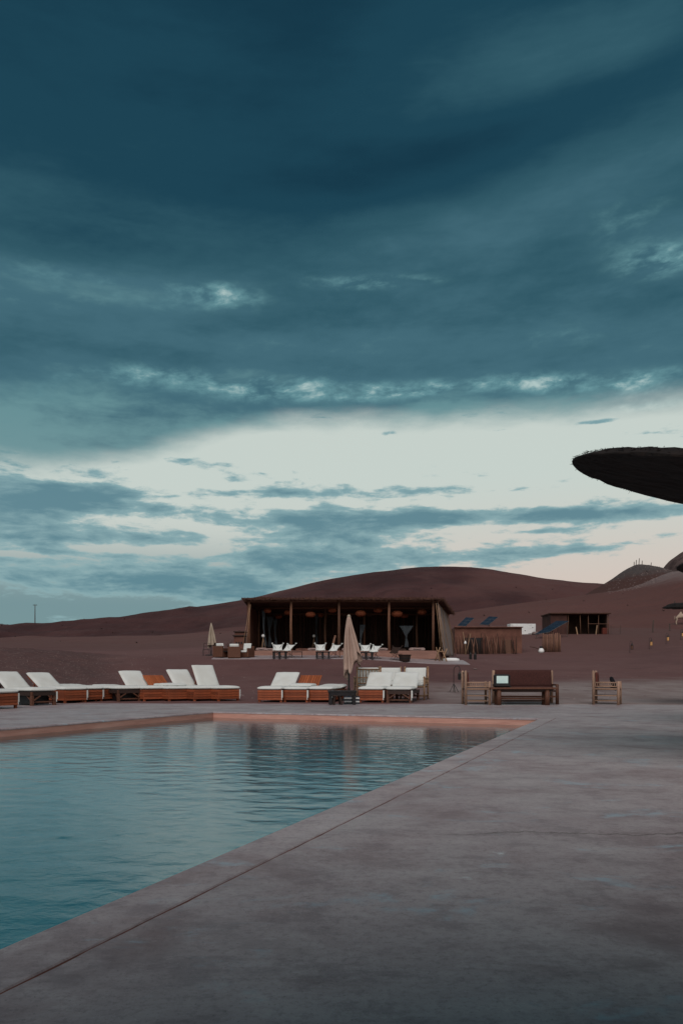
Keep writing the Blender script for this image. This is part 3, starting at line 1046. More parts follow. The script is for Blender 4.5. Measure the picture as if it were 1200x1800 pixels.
# ------------------------------------------------------------------ pavilion
def build_pavilion():
    D = 51.0
    xl, xr = PX(437, D), PX(765, D)
    yb = D + 6.2
    z0 = PZ(1144, D)                      # floor of the pavilion
    zt = PZ(1056, D)                      # underside of the front eave
    zb = zt - 0.42
    ox = (xl + xr) / 2
    root = thing('pavilion', (ox, D, z0), 0, 'long open-fronted pavilion with thatched flat roof and pole columns', 'pavilion')
    L = lambda x, y, z: (x - ox, y - D, z - z0)
    # plinth
    m = MB()
    m.add([L(xl - .25, D - .35, z0), L(xr + .15, D - .35, z0), L(xr + 1.75, yb, z0), L(xl - .25, yb, z0),
           L(xl - .3, D - .42, z0 - .55), L(xr + .2, D - .42, z0 - .55), L(xr + 1.8, yb, z0 - .55), L(xl - .3, yb, z0 - .55)],
          [(0, 1, 2, 3), (4, 5, 1, 0), (5, 6, 2, 1), (6, 7, 3, 2), (7, 4, 0, 3)])
    part('plinth', m, M_PLINTH, root)
    # columns: thin debarked trunks, slightly bent
    for px in (438, 512, 595.5, 684, 761):
        x = PX(px, D)
        m = MB()
        bend = random.uniform(-.04, .04)
        h = zt - z0
        m.tube([L(x, D, z0), L(x + bend, D, z0 + h * .5), L(x + bend * .3, D, zt + .02)], [.10, .092, .078], 9)
        part('column', m, M_POLE, root, True)
    for px in (455, 572, 640, 733):       # inner columns
        x = PX(px, D + 3)
        m = MB()
        m.tube([L(x, D + 3, z0), L(x + random.uniform(-.05, .05), D + 3, z0 + 1.6), L(x, D + 3, zt - .2)], [.08, .075, .07], 8)
        part('column', m, M_POLE, root, True)
    # beams
    for yy in (D, D + 3, yb - .1):
        m = MB()
        zz = zt - (yy - D) / (yb - D) * .42
        w = (yy - D) / (yb - D) * 1.6
        m.tube([L(xl - .3, yy, zz - .03), L(ox, yy, zz), L(xr + .2 + w, yy, zz - .03)], .085, 8)
        part('beam', m, M_POLE, root, True)
    # roof slab: reed bed on a rolled, ragged eave
    m = MB()
    nx, ny = 90, 16
    rnd = random.Random(3)
    top, bot = [], []
    for j in range(ny):
        v = j / (ny - 1)
        for i in range(nx):
            u = i / (nx - 1)
            x = (xl - .38) + u * ((xr + .42 + v * 1.75) - (xl - .38))
            y = D - .45 + v * (yb + .5 - D + .45)
            z = zt + .06 - v * .42
            ed = min(i, nx - 1 - i, j * 3, (ny - 1 - j) * 3)
            rag = 0.06 if ed == 0 else 0.0
            x += rnd.uniform(-rag, rag)
            y += rnd.uniform(-rag, rag) * 1.2
            wv = mnoise.noise((x * .9, y * .9, 2)) * .05 + mnoise.noise((x * 3.1, y * 3.1, 5)) * .035 + .05 * math.sin((x - xl) * 1.9)*.5
            top.append(L(x, y, z + .15 + wv - (.05 if ed == 0 else 0)))
            bot.append(L(x, y, z - (.05 if ed == 0 else 0) * rnd.random()))
    o = len(top)
    fs = []
    for j in range(ny - 1):
        for i in range(nx - 1):
            a = j * nx + i
            fs += [(a, a + 1, a + nx + 1, a + nx), (o + a, o + a + nx, o + a + nx + 1, o + a + 1)]
    rim = list(range(nx)) + [j * nx + nx - 1 for j in range(1, ny)] + [(ny - 1) * nx + i for i in range(nx - 2, -1, -1)] + [j * nx for j in range(ny - 2, 0, -1)]
    for k in range(len(rim)):
        a, b = rim[k], rim[(k + 1) % len(rim)]
        fs.append((a, o + a, o + b, b))
    m.add(top + bot, fs)
    roof = part('roof', m, M_ROOFTHATCH, root)
    # straw ends hanging from the eave
    m = MB()
    for k in range(1300):
        u = rnd.random()
        if k < 900:
            x, y = xl - .4 + u * (xr - xl + .85), D - .46 + rnd.uniform(-.04, .08)
            dirv = Vector((rnd.uniform(-.35, .35), rnd.uniform(-.5, .1), rnd.uniform(-1, .35)))
            z = zt + rnd.uniform(.0, .2)
        else:
            v = u
            x, y = xr + .42 + v * 1.75 + rnd.uniform(-.06, .05), D - .45 + v * (yb - D + .9)
            dirv = Vector((rnd.uniform(-.1, .6), rnd.uniform(-.3, .3), rnd.uniform(-1, .3)))
            z = zt - v * .42 + rnd.uniform(0, .2)
        dirv.normalize()
        p = Vector(L(x, y, z))
        q = p + dirv * rnd.uniform(.08, .24)
        s = dirv.cross(Vector((0, 1, .2))).normalized() * .011
        m.add([p - s, p + s, q], [(0, 1, 2)])
    part('straw', m, M_ROOFTHATCH, roof, stuff=True)
    # rear wall: reeds set upright, each its own; low wall in front of it
    shared = []
    for k in range(6):
        m = MB()
        h = zb - z0 + .08
        b = random.uniform(-.03, .03)
        m.tube([(0, 0, 0), (b, 0, h * .5), (0, 0, h * random.uniform(.9, 1.02))], [.055, .05, .04], 6, True)
        shared.append(m.mesh('reed_pole', M_REED, True))
    m = MB()
    m.add([L(xl, yb, z0), L(xr + 1.55, yb, z0), L(xr + 1.55, yb, zb + .05), L(xl, yb, zb + .05),
           L(xl, yb + .12, z0), L(xr + 1.55, yb + .12, z0), L(xr + 1.55, yb + .12, zb + .05), L(xl, yb + .12, zb + .05)],
          [(0, 1, 2, 3), (5, 4, 7, 6), (1, 5, 6, 2), (4, 0, 3, 7)])
    part('rear_wall', m, M_ADOBE, root)
    x = xl + .08
    n = 0
    while x < xr + 1.5 and n < 140:
        put('reed_pole', random.choice(shared), root, L(x, yb - .07 - random.uniform(0, .03), z0 + .01), (random.uniform(-.01, .01), random.uniform(-.012, .012), random.uniform(0, 6)))
        x += random.uniform(.085, .15)
        n += 1
    # end wall on the left
    m = MB()
    m.add([L(xl - .05, D + .5, z0), L(xl - .05, yb, z0), L(xl - .05, yb, zb), L(xl - .05, D + .5, zt),
           L(xl - .17, D + .5, z0), L(xl - .17, yb, z0), L(xl - .17, yb, zb), L(xl - .17, D + .5, zt)],
          [(0, 3, 2, 1), (4, 5, 6, 7), (0, 4, 7, 3)])
    part('end_wall', m, M_ADOBE, root)
    # woven screen stretched down and outwards on the right end
    m = MB()
    a0, a1 = Vector(L(xr + .10, D - .1, zt - .12)), Vector(L(xr + 1.62, yb, zb - .02))
    b0, b1 = Vector(L(xr + .52, D - .3, z0 - .32)), Vector(L(xr + 2.15, yb + .1, z0 - .25))
    nx, ny = 18, 18
    vs, fs = [], []
    for j in range(ny):
        for i in range(nx):
            u, v = i / (nx - 1), j / (ny - 1)
            p = a0.lerp(a1, u).lerp(b0.lerp(b1, u), v)
            bul = .03 * math.sin(math.pi * u * 3) * math.sin(math.pi * v) + .05 * mnoise.noise((u * 5, v * 3, 1))
            p = p + Vector((bul, 0, 0)) + Vector((0, 0, 0.02 * math.sin(u * 20) * v))
            vs.append(p)
    for j in range(ny - 1):
        for i in range(nx - 1):
            fs.append((j * nx + i, j * nx + i + 1, (j + 1) * nx + i + 1, (j + 1) * nx + i))
    m.add(vs, fs)
    scr = part('side_screen', m, M_MESHCLOTH, root, True)
    sd = scr.modifiers.new('thick', 'SOLIDIFY')
    sd.thickness = .025
    for u in (0.0, .42, .75, 1.0):
        m = MB()
        p = a0.lerp(a1, u) + Vector((.05, -.02, 0))
        q = b0.lerp(b1, u) + Vector((.13, -.02, .02))
        md = p.lerp(q, .5) + Vector((.14 * math.sin(math.pi * u * 3) + .04, 0, 0))
        m.tube([p, md, q], .02, 6)
        part('screen_pole', m, M_BAMBOO, scr, True)
    # loose poles leaning in front of the corners, part of the building's bracing
    for (p0, p1, q0, q1, y) in ((438.5, 1062, 427, 1136, D - .15), (440, 1062, 432, 1139, D - .3), (766, 1060, 773, 1136, D - .5), (769, 1064, 776, 1142, D - .55),
                                (772.5, 1068, 776.5, 1140, D - .5)):
        m = MB()
        m.tube([L(PX(p0, y), y + .1, PZ(p1, y)), L(PX((p0 + q0) / 2 + .5, y), y, PZ((p1 + q1) / 2, y)), L(PX(q0, y), y - .1, PZ(q1, y))], [.016, .019, .022], 7)
        part('brace_pole', m, M_BAMBOO, root, True)
    return root, (xl, xr, yb, z0, zt, zb, D)


pav, (PXL, PXR, PYB, PZ0, PZT, PZB, PD0) = build_pavilion()


# pendant lamps
def pendant(px, py, d, size, label):
    z = PZ(py, d)
    t = thing('pendant_lamp', (PX(px, d), d, z), random.uniform(0, 6), label, 'pendant lamp', 'woven pendant lamps in the pavilion')
    m = MB()
    m.lathe([(.05 * size, .15 * size), (.17 * size, .135 * size), (.265 * size, .05 * size), (.285 * size, -.02 * size), (.24 * size, -.10 * size), (.12 * size, -.155 * size), (.04 * size, -.16 * size)], n=18)
    s = part('lamp_shade', m, M_WICKER, t)
    m = MB()
    for k in range(9):
        a = k / 9 * math.tau
        pts = [(.05 * size, .155), (.18 * size, .14 * size), (.275 * size, .05 * size), (.293 * size, -.02 * size), (.247 * size, -.105 * size), (.12 * size, -.165 * size)]
        m.tube([(r * math.cos(a), r * math.sin(a), zz) for r, zz in pts], .008, 4)
    part('rib', m, M_WICKER, s)
    m = MB()
    zr = PZT - .42 * (d - PD0) / (PYB - PD0) + .05
    m.tube([(0, 0, .13 * size), (.01, 0, (zr - z) * .6), (0, 0, zr - z)], .009, 5)
    part('cord', m, M_BLACKMETAL, t)


for (px, py, d, s, lb) in (
        (470, 1073.5, 52.6, .95, 'round wicker pendant lamp nearest the left column, above the long pale curtain'),
        (506.5, 1076.5, 52.6, .95, 'wicker pendant lamp hanging just left of the second column'),
        (489.5, 1084, 55.6, .9, 'dim low wicker pendant lamp deep inside the first bay'),
        (545.5, 1080, 51.9, 1.15, 'large bright wicker pendant lamp hanging low in the second bay'),
        (561.5, 1081, 55.8, 1.0, 'dim wicker pendant lamp behind the large one in the second bay'),
        (584, 1072.5, 52.6, 1.0, 'high wicker pendant lamp just left of the middle column'),
        (633.5, 1078, 51.9, 1.25, 'wide orange pendant lamp to the right of the closed parasol top'),
        (664, 1072.5, 52.8, 1.05, 'high pendant lamp left of the fourth column in third bay'),
        (697.5, 1079, 51.9, 1.30, 'widest orange pendant lamp just right of the fourth column'),
        (710.5, 1082.5, 55.5, 1.0, 'dim pendant lamp in the last bay beside the widest orange one'),
        (741, 1075.5, 52.4, 1.1, 'orange pendant lamp at the far right end of the last bay')):
    pendant(px, py, d, s, lb)


# curtains tied back against the inner poles
def curtain(px, y0, y1, d, top_w, tie, bot_w, lean, label):
    zt, zb = PZ(y0, d), PZ(y1, d)
    t = thing('curtain', (PX(px, d), d, zb), 0, label, 'curtain', 'sheer curtains in the pavilion')
    m = MB()
    nx, nz = 25, 26
    vs, fs = [], []
    h = zt - zb
    for j in range(nz):
        v = j / (nz - 1)
        if v > tie:
            k = (v - tie) / (1 - tie)
            w = .08 + (top_w - .08) * k ** 1.25
        else:
            k = v / tie
            w = bot_w + (.08 - bot_w) * k ** 1.6
        for i in range(nx):
            u = i / (nx - 1) - .5
            vs.append((u * w + lean * v + .02 * math.sin(v * 9), .05 * math.sin(i * 1.35) * min(1, w * 3) + .02 * math.sin(i * 2.9 + v * 4), h * v))
    for j in range(nz - 1):
        for i in range(nx - 1):
            fs.append((j * nx + i, j * nx + i + 1, (j + 1) * nx + i + 1, (j + 1) * nx + i))
    m.add(vs, fs)
    c = part('drape', m, M_SHEER, t, True)
    sd = c.modifiers.new('thick', 'SOLIDIFY')
    sd.thickness = .008
    m = MB()
    m.tube([(-.07 + lean * tie, -.06, h * tie), (lean * tie, -.09, h * tie - .02), (.07 + lean * tie, -.06, h * tie)], .022, 6)
    part('tie_band', m, M_SHEER, t, True)


curtain(465.5, 1072, 1137, 52.5, .22, .35, .26, -.12, 'long pale curtain in the first bay beside the left column')
curtain(474, 1084, 1138, 54.0, .5, .45, .26, .0, 'dim grey curtain behind the long pale one')
curtain(485, 1088, 1138, 54.5, .3, .45, .22, -.08, 'narrow grey curtain near the right of the first bay')
curtain(556, 1080, 1138, 55.2, .24, .5, .18, .0, 'thin shadowy curtain in the middle of the second bay')
curtain(632, 1098, 1137, 53.0, .42, .30, .24, .2, 'grey curtain swept aside to the right of the closed parasol')
curtain(714, 1100, 1138, 52.6, 1.0, .48, .26, .0, 'pale curtain gathered like an hourglass in the last bay')

# floor cushions along the plinth edge
_fc = []
for (px, w, hh, mat, lb) in ((459, .72, .22, M_KILIM, 'patterned floor cushion nearest the left column of the pavilion'),
                             (474, .55, .18, M_KILIM, 'patterned floor cushion below the narrow grey curtain'),
                             (531, .9, .16, M_ADOBE, 'brown floor cushion left of the second butterfly chair pair'),
                             (551, .8, .2, M_KILIM, 'patterned floor cushion behind the black table of second bay'),
                             (612, .9, .2, M_KILIM, 'patterned floor cushion behind the hem of the closed parasol'),
                             (672, .8, .2, M_KILIM, 'patterned floor cushion just left of the fourth column'),
                             (706, .6, .15, M_REED, 'dark flat floor cushion under the hourglass curtain'),
                             (733, 1.1, .22, M_KILIM, 'long pale patterned floor cushion at the right of the last bay')):
    d = 51.25
    t = thing('floor_cushion', (PX(px, d), d, PZ0), random.uniform(-.06, .06), lb, 'floor cushion', 'floor cushions on the pavilion plinth')
    m = MB()
    m.pad(w, .55, hh, 9, 7, .02, px)
    part('cover', m, mat, t, True)
    m = MB()
    m.tube([(-w * .47, .03, hh * .5), (0, -.012, hh * .5), (w * .47, .03, hh * .5)], .012, 5)
    part('piping', m, M_DARKWOOD, t)


# small shelf table and lamps standing inside
def floor_lamp(px, py, d, label):
    t = thing('standing_lamp', (PX(px, d), d, PZ0), 0, label, 'standing lamp', 'standing lamps in the pavilion')
    h = PZ(py, d) - PZ0
    m = MB()
    for k in range(3):
        a = k * 2.1 + .4
        m.tube([(.22 * math.cos(a), .22 * math.sin(a), 0), (0, 0, h - .12)], .018, 5)
    part('tripod', m, M_BAMBOO, t)
    m = MB()
    m.lathe([(.05, -.1), (.10, -.05), (.115, .02), (.08, .09), (.03, .12)], (0, 0, h), 12)
    part('shade', m, M_WHITEPAINT, t, True)


floor_lamp(462.5, 1118, 52.2, 'white globe lamp on thin tripod beside the long pale curtain')
floor_lamp(551.5, 1118, 55.0, 'faint globe lamp on tripod in the second bay')

# a plank leaning inside the second bay
_y = 51.4
t = tag(put('plank', MB().bar((0, 0, 0), (PX(589, _y) - PX(582.5, _y), .5, PZ(1117, _y) - PZ0), .14, .04).mesh('plank', M_CANE), None, (PX(582.5, _y), _y, PZ0 + .02)),
        'orange brown plank leaning against the middle column', 'plank')

# stepped mud stove house behind the left end
d = 62.0
zb = gz(PX(421, d), d) - .1
t = thing('mud_hut', (PX(422, d), d, zb), 0, 'small stepped brown mud hut behind the left end of the pavilion', 'hut')
h1 = PZ(1109, d) - zb
m = MB()
m.box((0, 0, h1 * .36), (.85, 1.2, h1 * .72), taper=.96)
part('wall', m, M_ADOBE, t, bevel=.03)
m = MB()
m.box((0, 0, h1 * .72 + .06), (1.0, 1.35, .11))
part('ledge', m, M_DARKWOOD, t, bevel=.02)
m = MB()
m.box((.02, .1, h1 * .72 + .11 + h1 * .1), (.82, .9, h1 * .2), taper=.95)
part('upper_wall', m, M_ADOBE, t, bevel=.02)
m = MB()
m.box((.02, .1, h1 * .95), (1.0, 1.1, .09))
part('roof', m, M_DARKWOOD, t, bevel=.02)
m = MB()
for k in range(3):
    m.box((-.2 + .2 * k, -.61, h1 * .42), (.1, .04, .16))
part('vent', m, M_BLACKWOOD, t)

# terrace slab in front of the pavilion
def build_terrace():
    m = MB()
    nx, ny = 70, 9
    vs, fs = [], []
    for j in range(ny):
        y = 47.55 + (50.75 - 47.55) * j / (ny - 1)
        for i in range(nx):
            x = -8.1 + (8.0 + 8.1) * i / (nx - 1)
            yy = y + (.08 * mnoise.noise((x * .8, 1, 1)) if j == 0 else 0)
            vs.append((x, yy, gz(x, yy) + (.05 if j else -.12)))
    for j in range(ny - 1):
        for i in range(nx - 1):
            fs.append((j * nx + i, j * nx + i + 1, (j + 1) * nx + i + 1, (j + 1) * nx + i))
    m.add(vs, fs)
    struct('terrace', m.mesh('terrace', M_DECK, True))


build_terrace()


def tz(x, y):
    return gz(x, y) + .05


# ------------------------------------------------------------------ butterfly chairs and low tables on the terrace
def make_butterfly(mat, label):
    t = thing('butterfly_chair', (0, 0, 0), 0, label, 'butterfly chair', 'butterfly chairs on the terrace')
    # wire frame of two bent loops
    fl, fr, bl, br = (-.27, -.24, .45), (.27, -.24, .45), (-.36, .26, .90), (.36, .26, .90)
    for a, b, c, e in ((fl, (.26, .24, .012), (-.26, .30, .012), br), (fr, (-.26, .24, .012), (.26, .30, .012), bl),
                       (bl, (.30, -.26, .012), (-.30, -.26, .012), fr), (br, (-.30, -.26, .012), (.30, -.26, .012), fl)):
        m = MB()
        m.tube([a, b], .011, 6)
        part('leg', m, M_BLACKMETAL, t)
    for y, w in ((.27, .26), (-.26, .30)):
        m = MB()
        m.tube([(-w, y, .012), (w, y, .012)], .011, 6)
        part('foot_rail', m, M_BLACKMETAL, t)
    # sling: hung from four points, dipping in the middle
    m = MB()
    n = 15
    vs, fs = [], []
    for j in range(n):
        v = j / (n - 1)
        for i in range(n):
            u = i / (n - 1) * 2 - 1
            w = .28 + .10 * v - .05 * math.sin(math.pi * v)
            y = -.25 + .52 * v + .06 * (1 - u * u) * (v - .4)
            ze = .46 * (1 - v) + .91 * v
            zc = .36 + .07 * (1 - v) ** 2 + (.58 * max(0, v - .22) ** 1.1)
            k = abs(u) ** 3.2
            vs.append((u * w, y, zc * (1 - k) + ze * k))
    for j in range(n - 1):
        for i in range(n - 1):
            fs.append((j * n + i, j * n + i + 1, (j + 1) * n + i + 1, (j + 1) * n + i))
    m.add(vs, fs)
    s = part('sling', m, mat, t, True)
    sd = s.modifiers.new('thick', 'SOLIDIFY')
    sd.thickness = .012
    for c in (fl, fr, bl, br):
        m = MB()
        m.box((c[0] * .97, c[1] * .97, c[2] - .005), (.09, .07, .05))
        part('corner_pocket', m, mat, t)
    return t


def make_black_table(label):
    t = thing('low_table', (0, 0, 0), 0, label, 'low table', 'low black tables on the terrace')
    m = MB()
    m.box((0, 0, .40), (.90, .55, .06))
    part('table_top', m, M_BLACKWOOD, t, bevel=.006)
    for x in (-.38, -.02, .36):
        m = MB()
        m.box((x, -.17, .185), (.13 if x > -.1 and x < .1 else .11, .12, .37))
        m.box((x, .17, .185), (.11, .12, .37))
        part('leg', m, M_BLACKWOOD, t)
    return t


YT = 48.4
bf = None
for (px, d, rz, lb) in ((488, 48.9, 0.05, 'white butterfly chair behind the leftmost black table on the terrace'),
                        (508.5, 48.7, -.62, 'white butterfly chair turned sideways beside the low side table'),
                        (563, 48.9, 0.05, 'white butterfly chair facing front left of the middle column'),
                        (589, 48.4, -.62, 'white butterfly chair turned sideways between middle column and closed parasol'),
                        (642, 48.9, .05, 'white butterfly chair facing front right of the closed parasol'),
                        (660, 48.6, -.60, 'rightmost white butterfly chair, turned sideways near the fourth column')):
    x = PX(px, d)
    if bf is None:
        bf = make_butterfly(M_CUSHION, lb)
        bf.location, bf.rotation_euler = (x, d, tz(x, d)), (0, 0, rz)
    else:
        again(bf, (x, d, tz(x, d)), rz, lb)
x = PX(695, 48.7)
_dk = make_butterfly(M_REED, 'dark brown butterfly chair beside the round wooden fire tub')
_dk.location, _dk.rotation_euler = (x, 48.7, tz(x, 48.7)), (0, 0, -.6)
bt = None
for (px, d, lb) in ((492, 48.0, 'leftmost low black table, in front of a white butterfly chair'),
                    (567.5, 47.9, 'low black table in front of the second bay butterfly chairs'),
                    (643.5, 48.0, 'low black table right of the closed parasol pole')):
    x = PX(px, d)
    if bt is None:
        bt = make_black_table(lb)
        bt.location = (x, d, tz(x, d))
    else:
        again(bt, (x, d, tz(x, d)), random.uniform(-.05, .05), lb)


def side_table(px, d, w, dep, h, mat, name, label):
    x = PX(px, d)
    t = thing(name, (x, d, tz(x, d)), .06, label, 'side table')
    m = MB()
    m.box((0, 0, h - .02), (w, dep, .04))
    part('table_top', m, mat, t)
    for sx in (-1, 1):
        for sy in (-1, 1):
            m = MB()
            m.box((sx * (w / 2 - .03), sy * (dep / 2 - .03), h / 2 - .02), (.045, .045, h - .04))
            part('leg', m, mat, t)


side_table(521.5, 48.6, .72, .5, .38, M_DARKWOOD, 'side_table', 'dark thin-legged side table right of the first sideways butterfly chair')
side_table(602, 48.6, .42, .4, .40, M_CANE, 'side_table', 'small brown stool table just left of the closed parasol cloth')

# round fire tub
x = PX(711, 48.1)
t = thing('fire_tub', (x, 48.1, tz(x, 48.1)), 0, 'round dark wooden fire tub at the right end of the terrace', 'tub')
m = MB()
m.lathe([(.30, 0), (.33, .05), (.37, .34), (.41, .37), (.41, .42), (.35, .42), (.31, .30), (.05, .27)], n=20)
part('bowl', m, M_DARKWOOD, t)
m = MB()
m.lathe([(.353, .16), (.364, .16), (.370, .21), (.358, .21)], n=20)
part('hoop', m, M_BLACKMETAL, t)
m = MB()
m.box((-.34, -.05, .455), (.34, .5, .03))
part('lid_board', m, M_BROWNWOOD, t)


# trestle of crossed poles by the right corner
def trestle():
    d = 49.6
    x = PX(776, d)
    t = thing('pole_trestle', (x, d, tz(x, d) - .05), 0, 'trestle of crossed pale poles by the right corner of the pavilion', 'trestle')
    for (a, b) in (((-.15, -.2, 0), (-.34, .15, .95)), ((-.42, .25, 0), (-.12, -.15, .95)), ((.30, -.2, 0), (.02, .1, .80)), ((.0, .2, 0), (.32, -.15, .85)), ):
        m = MB()
        m.tube([a, b], [.045, .035], 7)
        part('leg', m, M_BAMBOO, t, True)
    m = MB()
    m.tube([(-.34, 0, .72), (.0, 0, .66), (.30, 0, .62)], .04, 7)
    part('cross_pole', m, M_BAMBOO, t, True)
    x = PX(794, d)
    o = put('pale_log', MB().tube([(-.55, 0, .12), (-.2, .05, .13), (.3, .0, .12), (.5, .02, .11)], [.09, .13, .13, .09], 10).mesh('pale_log', M_WHITEPAINT, True), None, (x, d + .3, gz(x, d + .3) - .01))
    tag(o, 'pale bleached log lying at the foot of the woven side screen', 'log')


trestle()


# group of club chairs with white cushions at the left end
def make_club(label):
    t = thing('club_chair', (0, 0, 0), 0, label, 'club chair', 'brown club chairs at the left of the terrace')
    m = MB()
    m.box((0, .30, .36), (.80, .14, .70))
    part('backrest', m, M_BROWNWOOD, t, bevel=.02)
    for s in (-1, 1):
        m = MB()
        m.box((s * .34, -.06, .29), (.12, .60, .56))
        part('arm', m, M_BROWNWOOD, t, bevel=.02)
    m = MB()
    m.box((0, -.06, .15), (.55, .58, .28))
    part('seat_base', m, M_BROWNWOOD, t)
    m = MB()
    m.pad(.54, .58, .14, 9, 9, .01, 2, Matrix.Translation((0, -.36, .29)))
    part('seat_cushion', m, M_CUSHION, t, True)
    m = MB()
    m.pad(.56, .46, .16, 9, 9, .01, 3, Matrix.Translation((0, .14, .42)) @ Matrix.Rotation(R(78), 4, 'X'))
    part('back_cushion', m, M_CUSHION, t, True)
    return t


cl = None
for (px, d, rz, lb) in ((389, 48.9, 2.6, 'brown club chair seen from behind, nearest the far parasol'),
                        (412, 48.4, 3.25, 'brown club chair with white cushion in the middle of its group'),
                        (433, 48.9, -.5, 'brown club chair with white seat by the left column of the pavilion')):
    x = PX(px, d)
    if cl is None:
        cl = make_club(lb)
        cl.location, cl.rotation_euler = (x, d, tz(x, d)), (0, 0, rz)
    else:
        again(cl, (x, d, tz(x, d)), rz, lb)
side_table(400, 48.7, .6, .5, .42, M_BLACKWOOD, 'side_table', 'dark square table between the brown club chairs')
# wire chair by the far parasol
x = PX(363, 50.5)
t = thing('wire_chair', (x, 50.5, gz(x, 50.5)), 0, 'thin dark metal chair half hidden beside the far parasol', 'chair')
for sx in (-1, 1):
    for sy in (-1, 1):
        m = MB()
        m.tube([(sx * .22, sy * .22, 0), (sx * .2, sy * .2, .44 if sy < 0 else .86)], .013, 5)
        part('leg', m, M_BLACKMETAL, t)
m = MB()
m.box((0, 0, .44), (.42, .42, .02))
part('seat', m, M_BLACKMETAL, t)
m = MB()
m.tube([(-.2, .2, .85), (0, .22, .88), (.2, .2, .85)], .013, 5)
m.tube([(-.2, .2, .65), (0, .22, .66), (.2, .2, .65)], .01, 5)
part('back_rail', m, M_BLACKMETAL, t)

# bare shrub behind the club chairs
x = PX(406, 50.2)
t = thing('dry_shrub', (x, 50.2, gz(x, 50.2)), 0, 'leafless twiggy shrub behind the brown club chairs', 'shrub')
rnd = random.Random(12)
m = MB()
m2 = MB()
for k in range(9):
    a = rnd.uniform(0, math.tau)
    p = Vector((0, 0, 0))
    q = Vector((math.cos(a) * .3, math.sin(a) * .3, rnd.uniform(.55, .95)))
    m.tube([p, q * .5 + Vector((0, 0, .05)), q], [.02, .014, .008], 5)
    for j in range(5):
        b = p.lerp(q, rnd.uniform(.4, 1))
        m2.tube([b, b + Vector((rnd.uniform(-.25, .25), rnd.uniform(-.2, .2), rnd.uniform(.1, .4)))], [.007, .003], 4)
part('stem', m, M_TWIG, t)
part('twig', m2, M_TWIG, t, stuff=True)


# ------------------------------------------------------------------ closed parasols
def parasol_mesh(H, hem, rb, mat, seed, lean):
    m = MB()
    nt, nz = 72, 34
    vs, fs = [], []
    for j in range(nz):
        v = j / (nz - 1)                         # 0 top, 1 hem
        for k in range(nt):
            a = k / nt * math.tau
            drop = hem(a)
            z = H - .03 - v * (H - .03 - drop)
            r0 = .055 + (rb - .055) * v ** .85
            fold = .5 + .5 * math.cos(8 * a + 1.1 * math.sin(2 * v + seed) + 1.4 * mnoise.noise((a, v * 1.2, seed)))
            r = r0 * (1 - .52 * (fold ** 1.6) * min(1, v * 3 + .15)) * (1 + .18 * mnoise.noise((math.cos(a) * 1.5, math.sin(a) * 1.5, v * 2 + seed)))
            vs.append((r * math.cos(a) + lean * v * v, r * math.sin(a), z))
    for j in range(nz - 1):
        for k in range(nt):
            k2 = (k + 1) % nt
            fs.append((j * nt + k, (j + 1) * nt + k, (j + 1) * nt + k2, j * nt + k2))
    vs.append((0, 0, H))
    for k in range(nt):
        fs.append((nt * nz, k, (k + 1) % nt))
    m.add(vs, fs)
    return m


def closed_parasol(x, y, z, H, hem, rb, mat, seed, lean, label):
    t = thing('closed_parasol', (x, y, z), 0, label, 'parasol', 'closed parasols')
    m = MB()
    m.tube([(0, 0, 0), (0, 0, H)], .026, 10)
    part('pole', m, M_BLACKMETAL, t)
    m = MB()
    m.box((0, 0, .04), (.72, .72, .07))
    m.tube([(0, 0, .07), (0, 0, .38)], .04, 10)
    part('base', m, M_BLACKMETAL, t)
    c = part('canopy', parasol_mesh(H, hem, rb, mat, seed, lean), mat, t, True)
    sd = c.modifiers.new('thick', 'SOLIDIFY')
    sd.thickness = .004
    m = MB()
    m.lathe([(.05, -.03), (.055, .0), (.035, .035), (.012, .05)], (0, 0, H), 10)
    part('finial', m, M_CANVAS2, t, True)
    m = MB()
    for k in range(8):
        a = k / 8 * math.tau
        m.tube([(.03 * math.cos(a), .03 * math.sin(a), H - .2), (.09 * math.cos(a) + lean * .4, .09 * math.sin(a), H * .42)], .009, 5)
    part('rib', m, M_BLACKMETAL, t)
    return t


_d = 22.2
closed_parasol(PX(613, _d), _d, 0.0, (1237 - 1088) / FPX * _d, lambda a: .98 + .24 * math.cos(a + .3) + .16 * math.cos(3 * a + 2.2) + .06 * math.sin(8 * a),
               .29, M_CANVAS, 3, .10, 'tall closed beige parasol standing behind the black table by the pool')
_d = 55.0
_x = PX(371.5, _d)
_z = gz(_x, _d)
closed_parasol(_x, _d, _z, PZ(1096, _d) - _z, lambda a: .72 + .12 * math.cos(a + .6) + .08 * math.cos(3 * a + 1),
               .36, M_CANVAS2, 8, .06, 'distant closed cream parasol left of the brown club chairs')


# ------------------------------------------------------------------ sun loungers
SLATCACHE = {}


def cached(key, fn, mat, smooth=False, bevel=0.0):
    if key not in SLATCACHE:
        SLATCACHE[key] = fn().mesh(key if isinstance(key, str) else key[0], mat, smooth, bevel)
    return SLATCACHE[key]


W, LEN, SH = .68, 1.95, .345


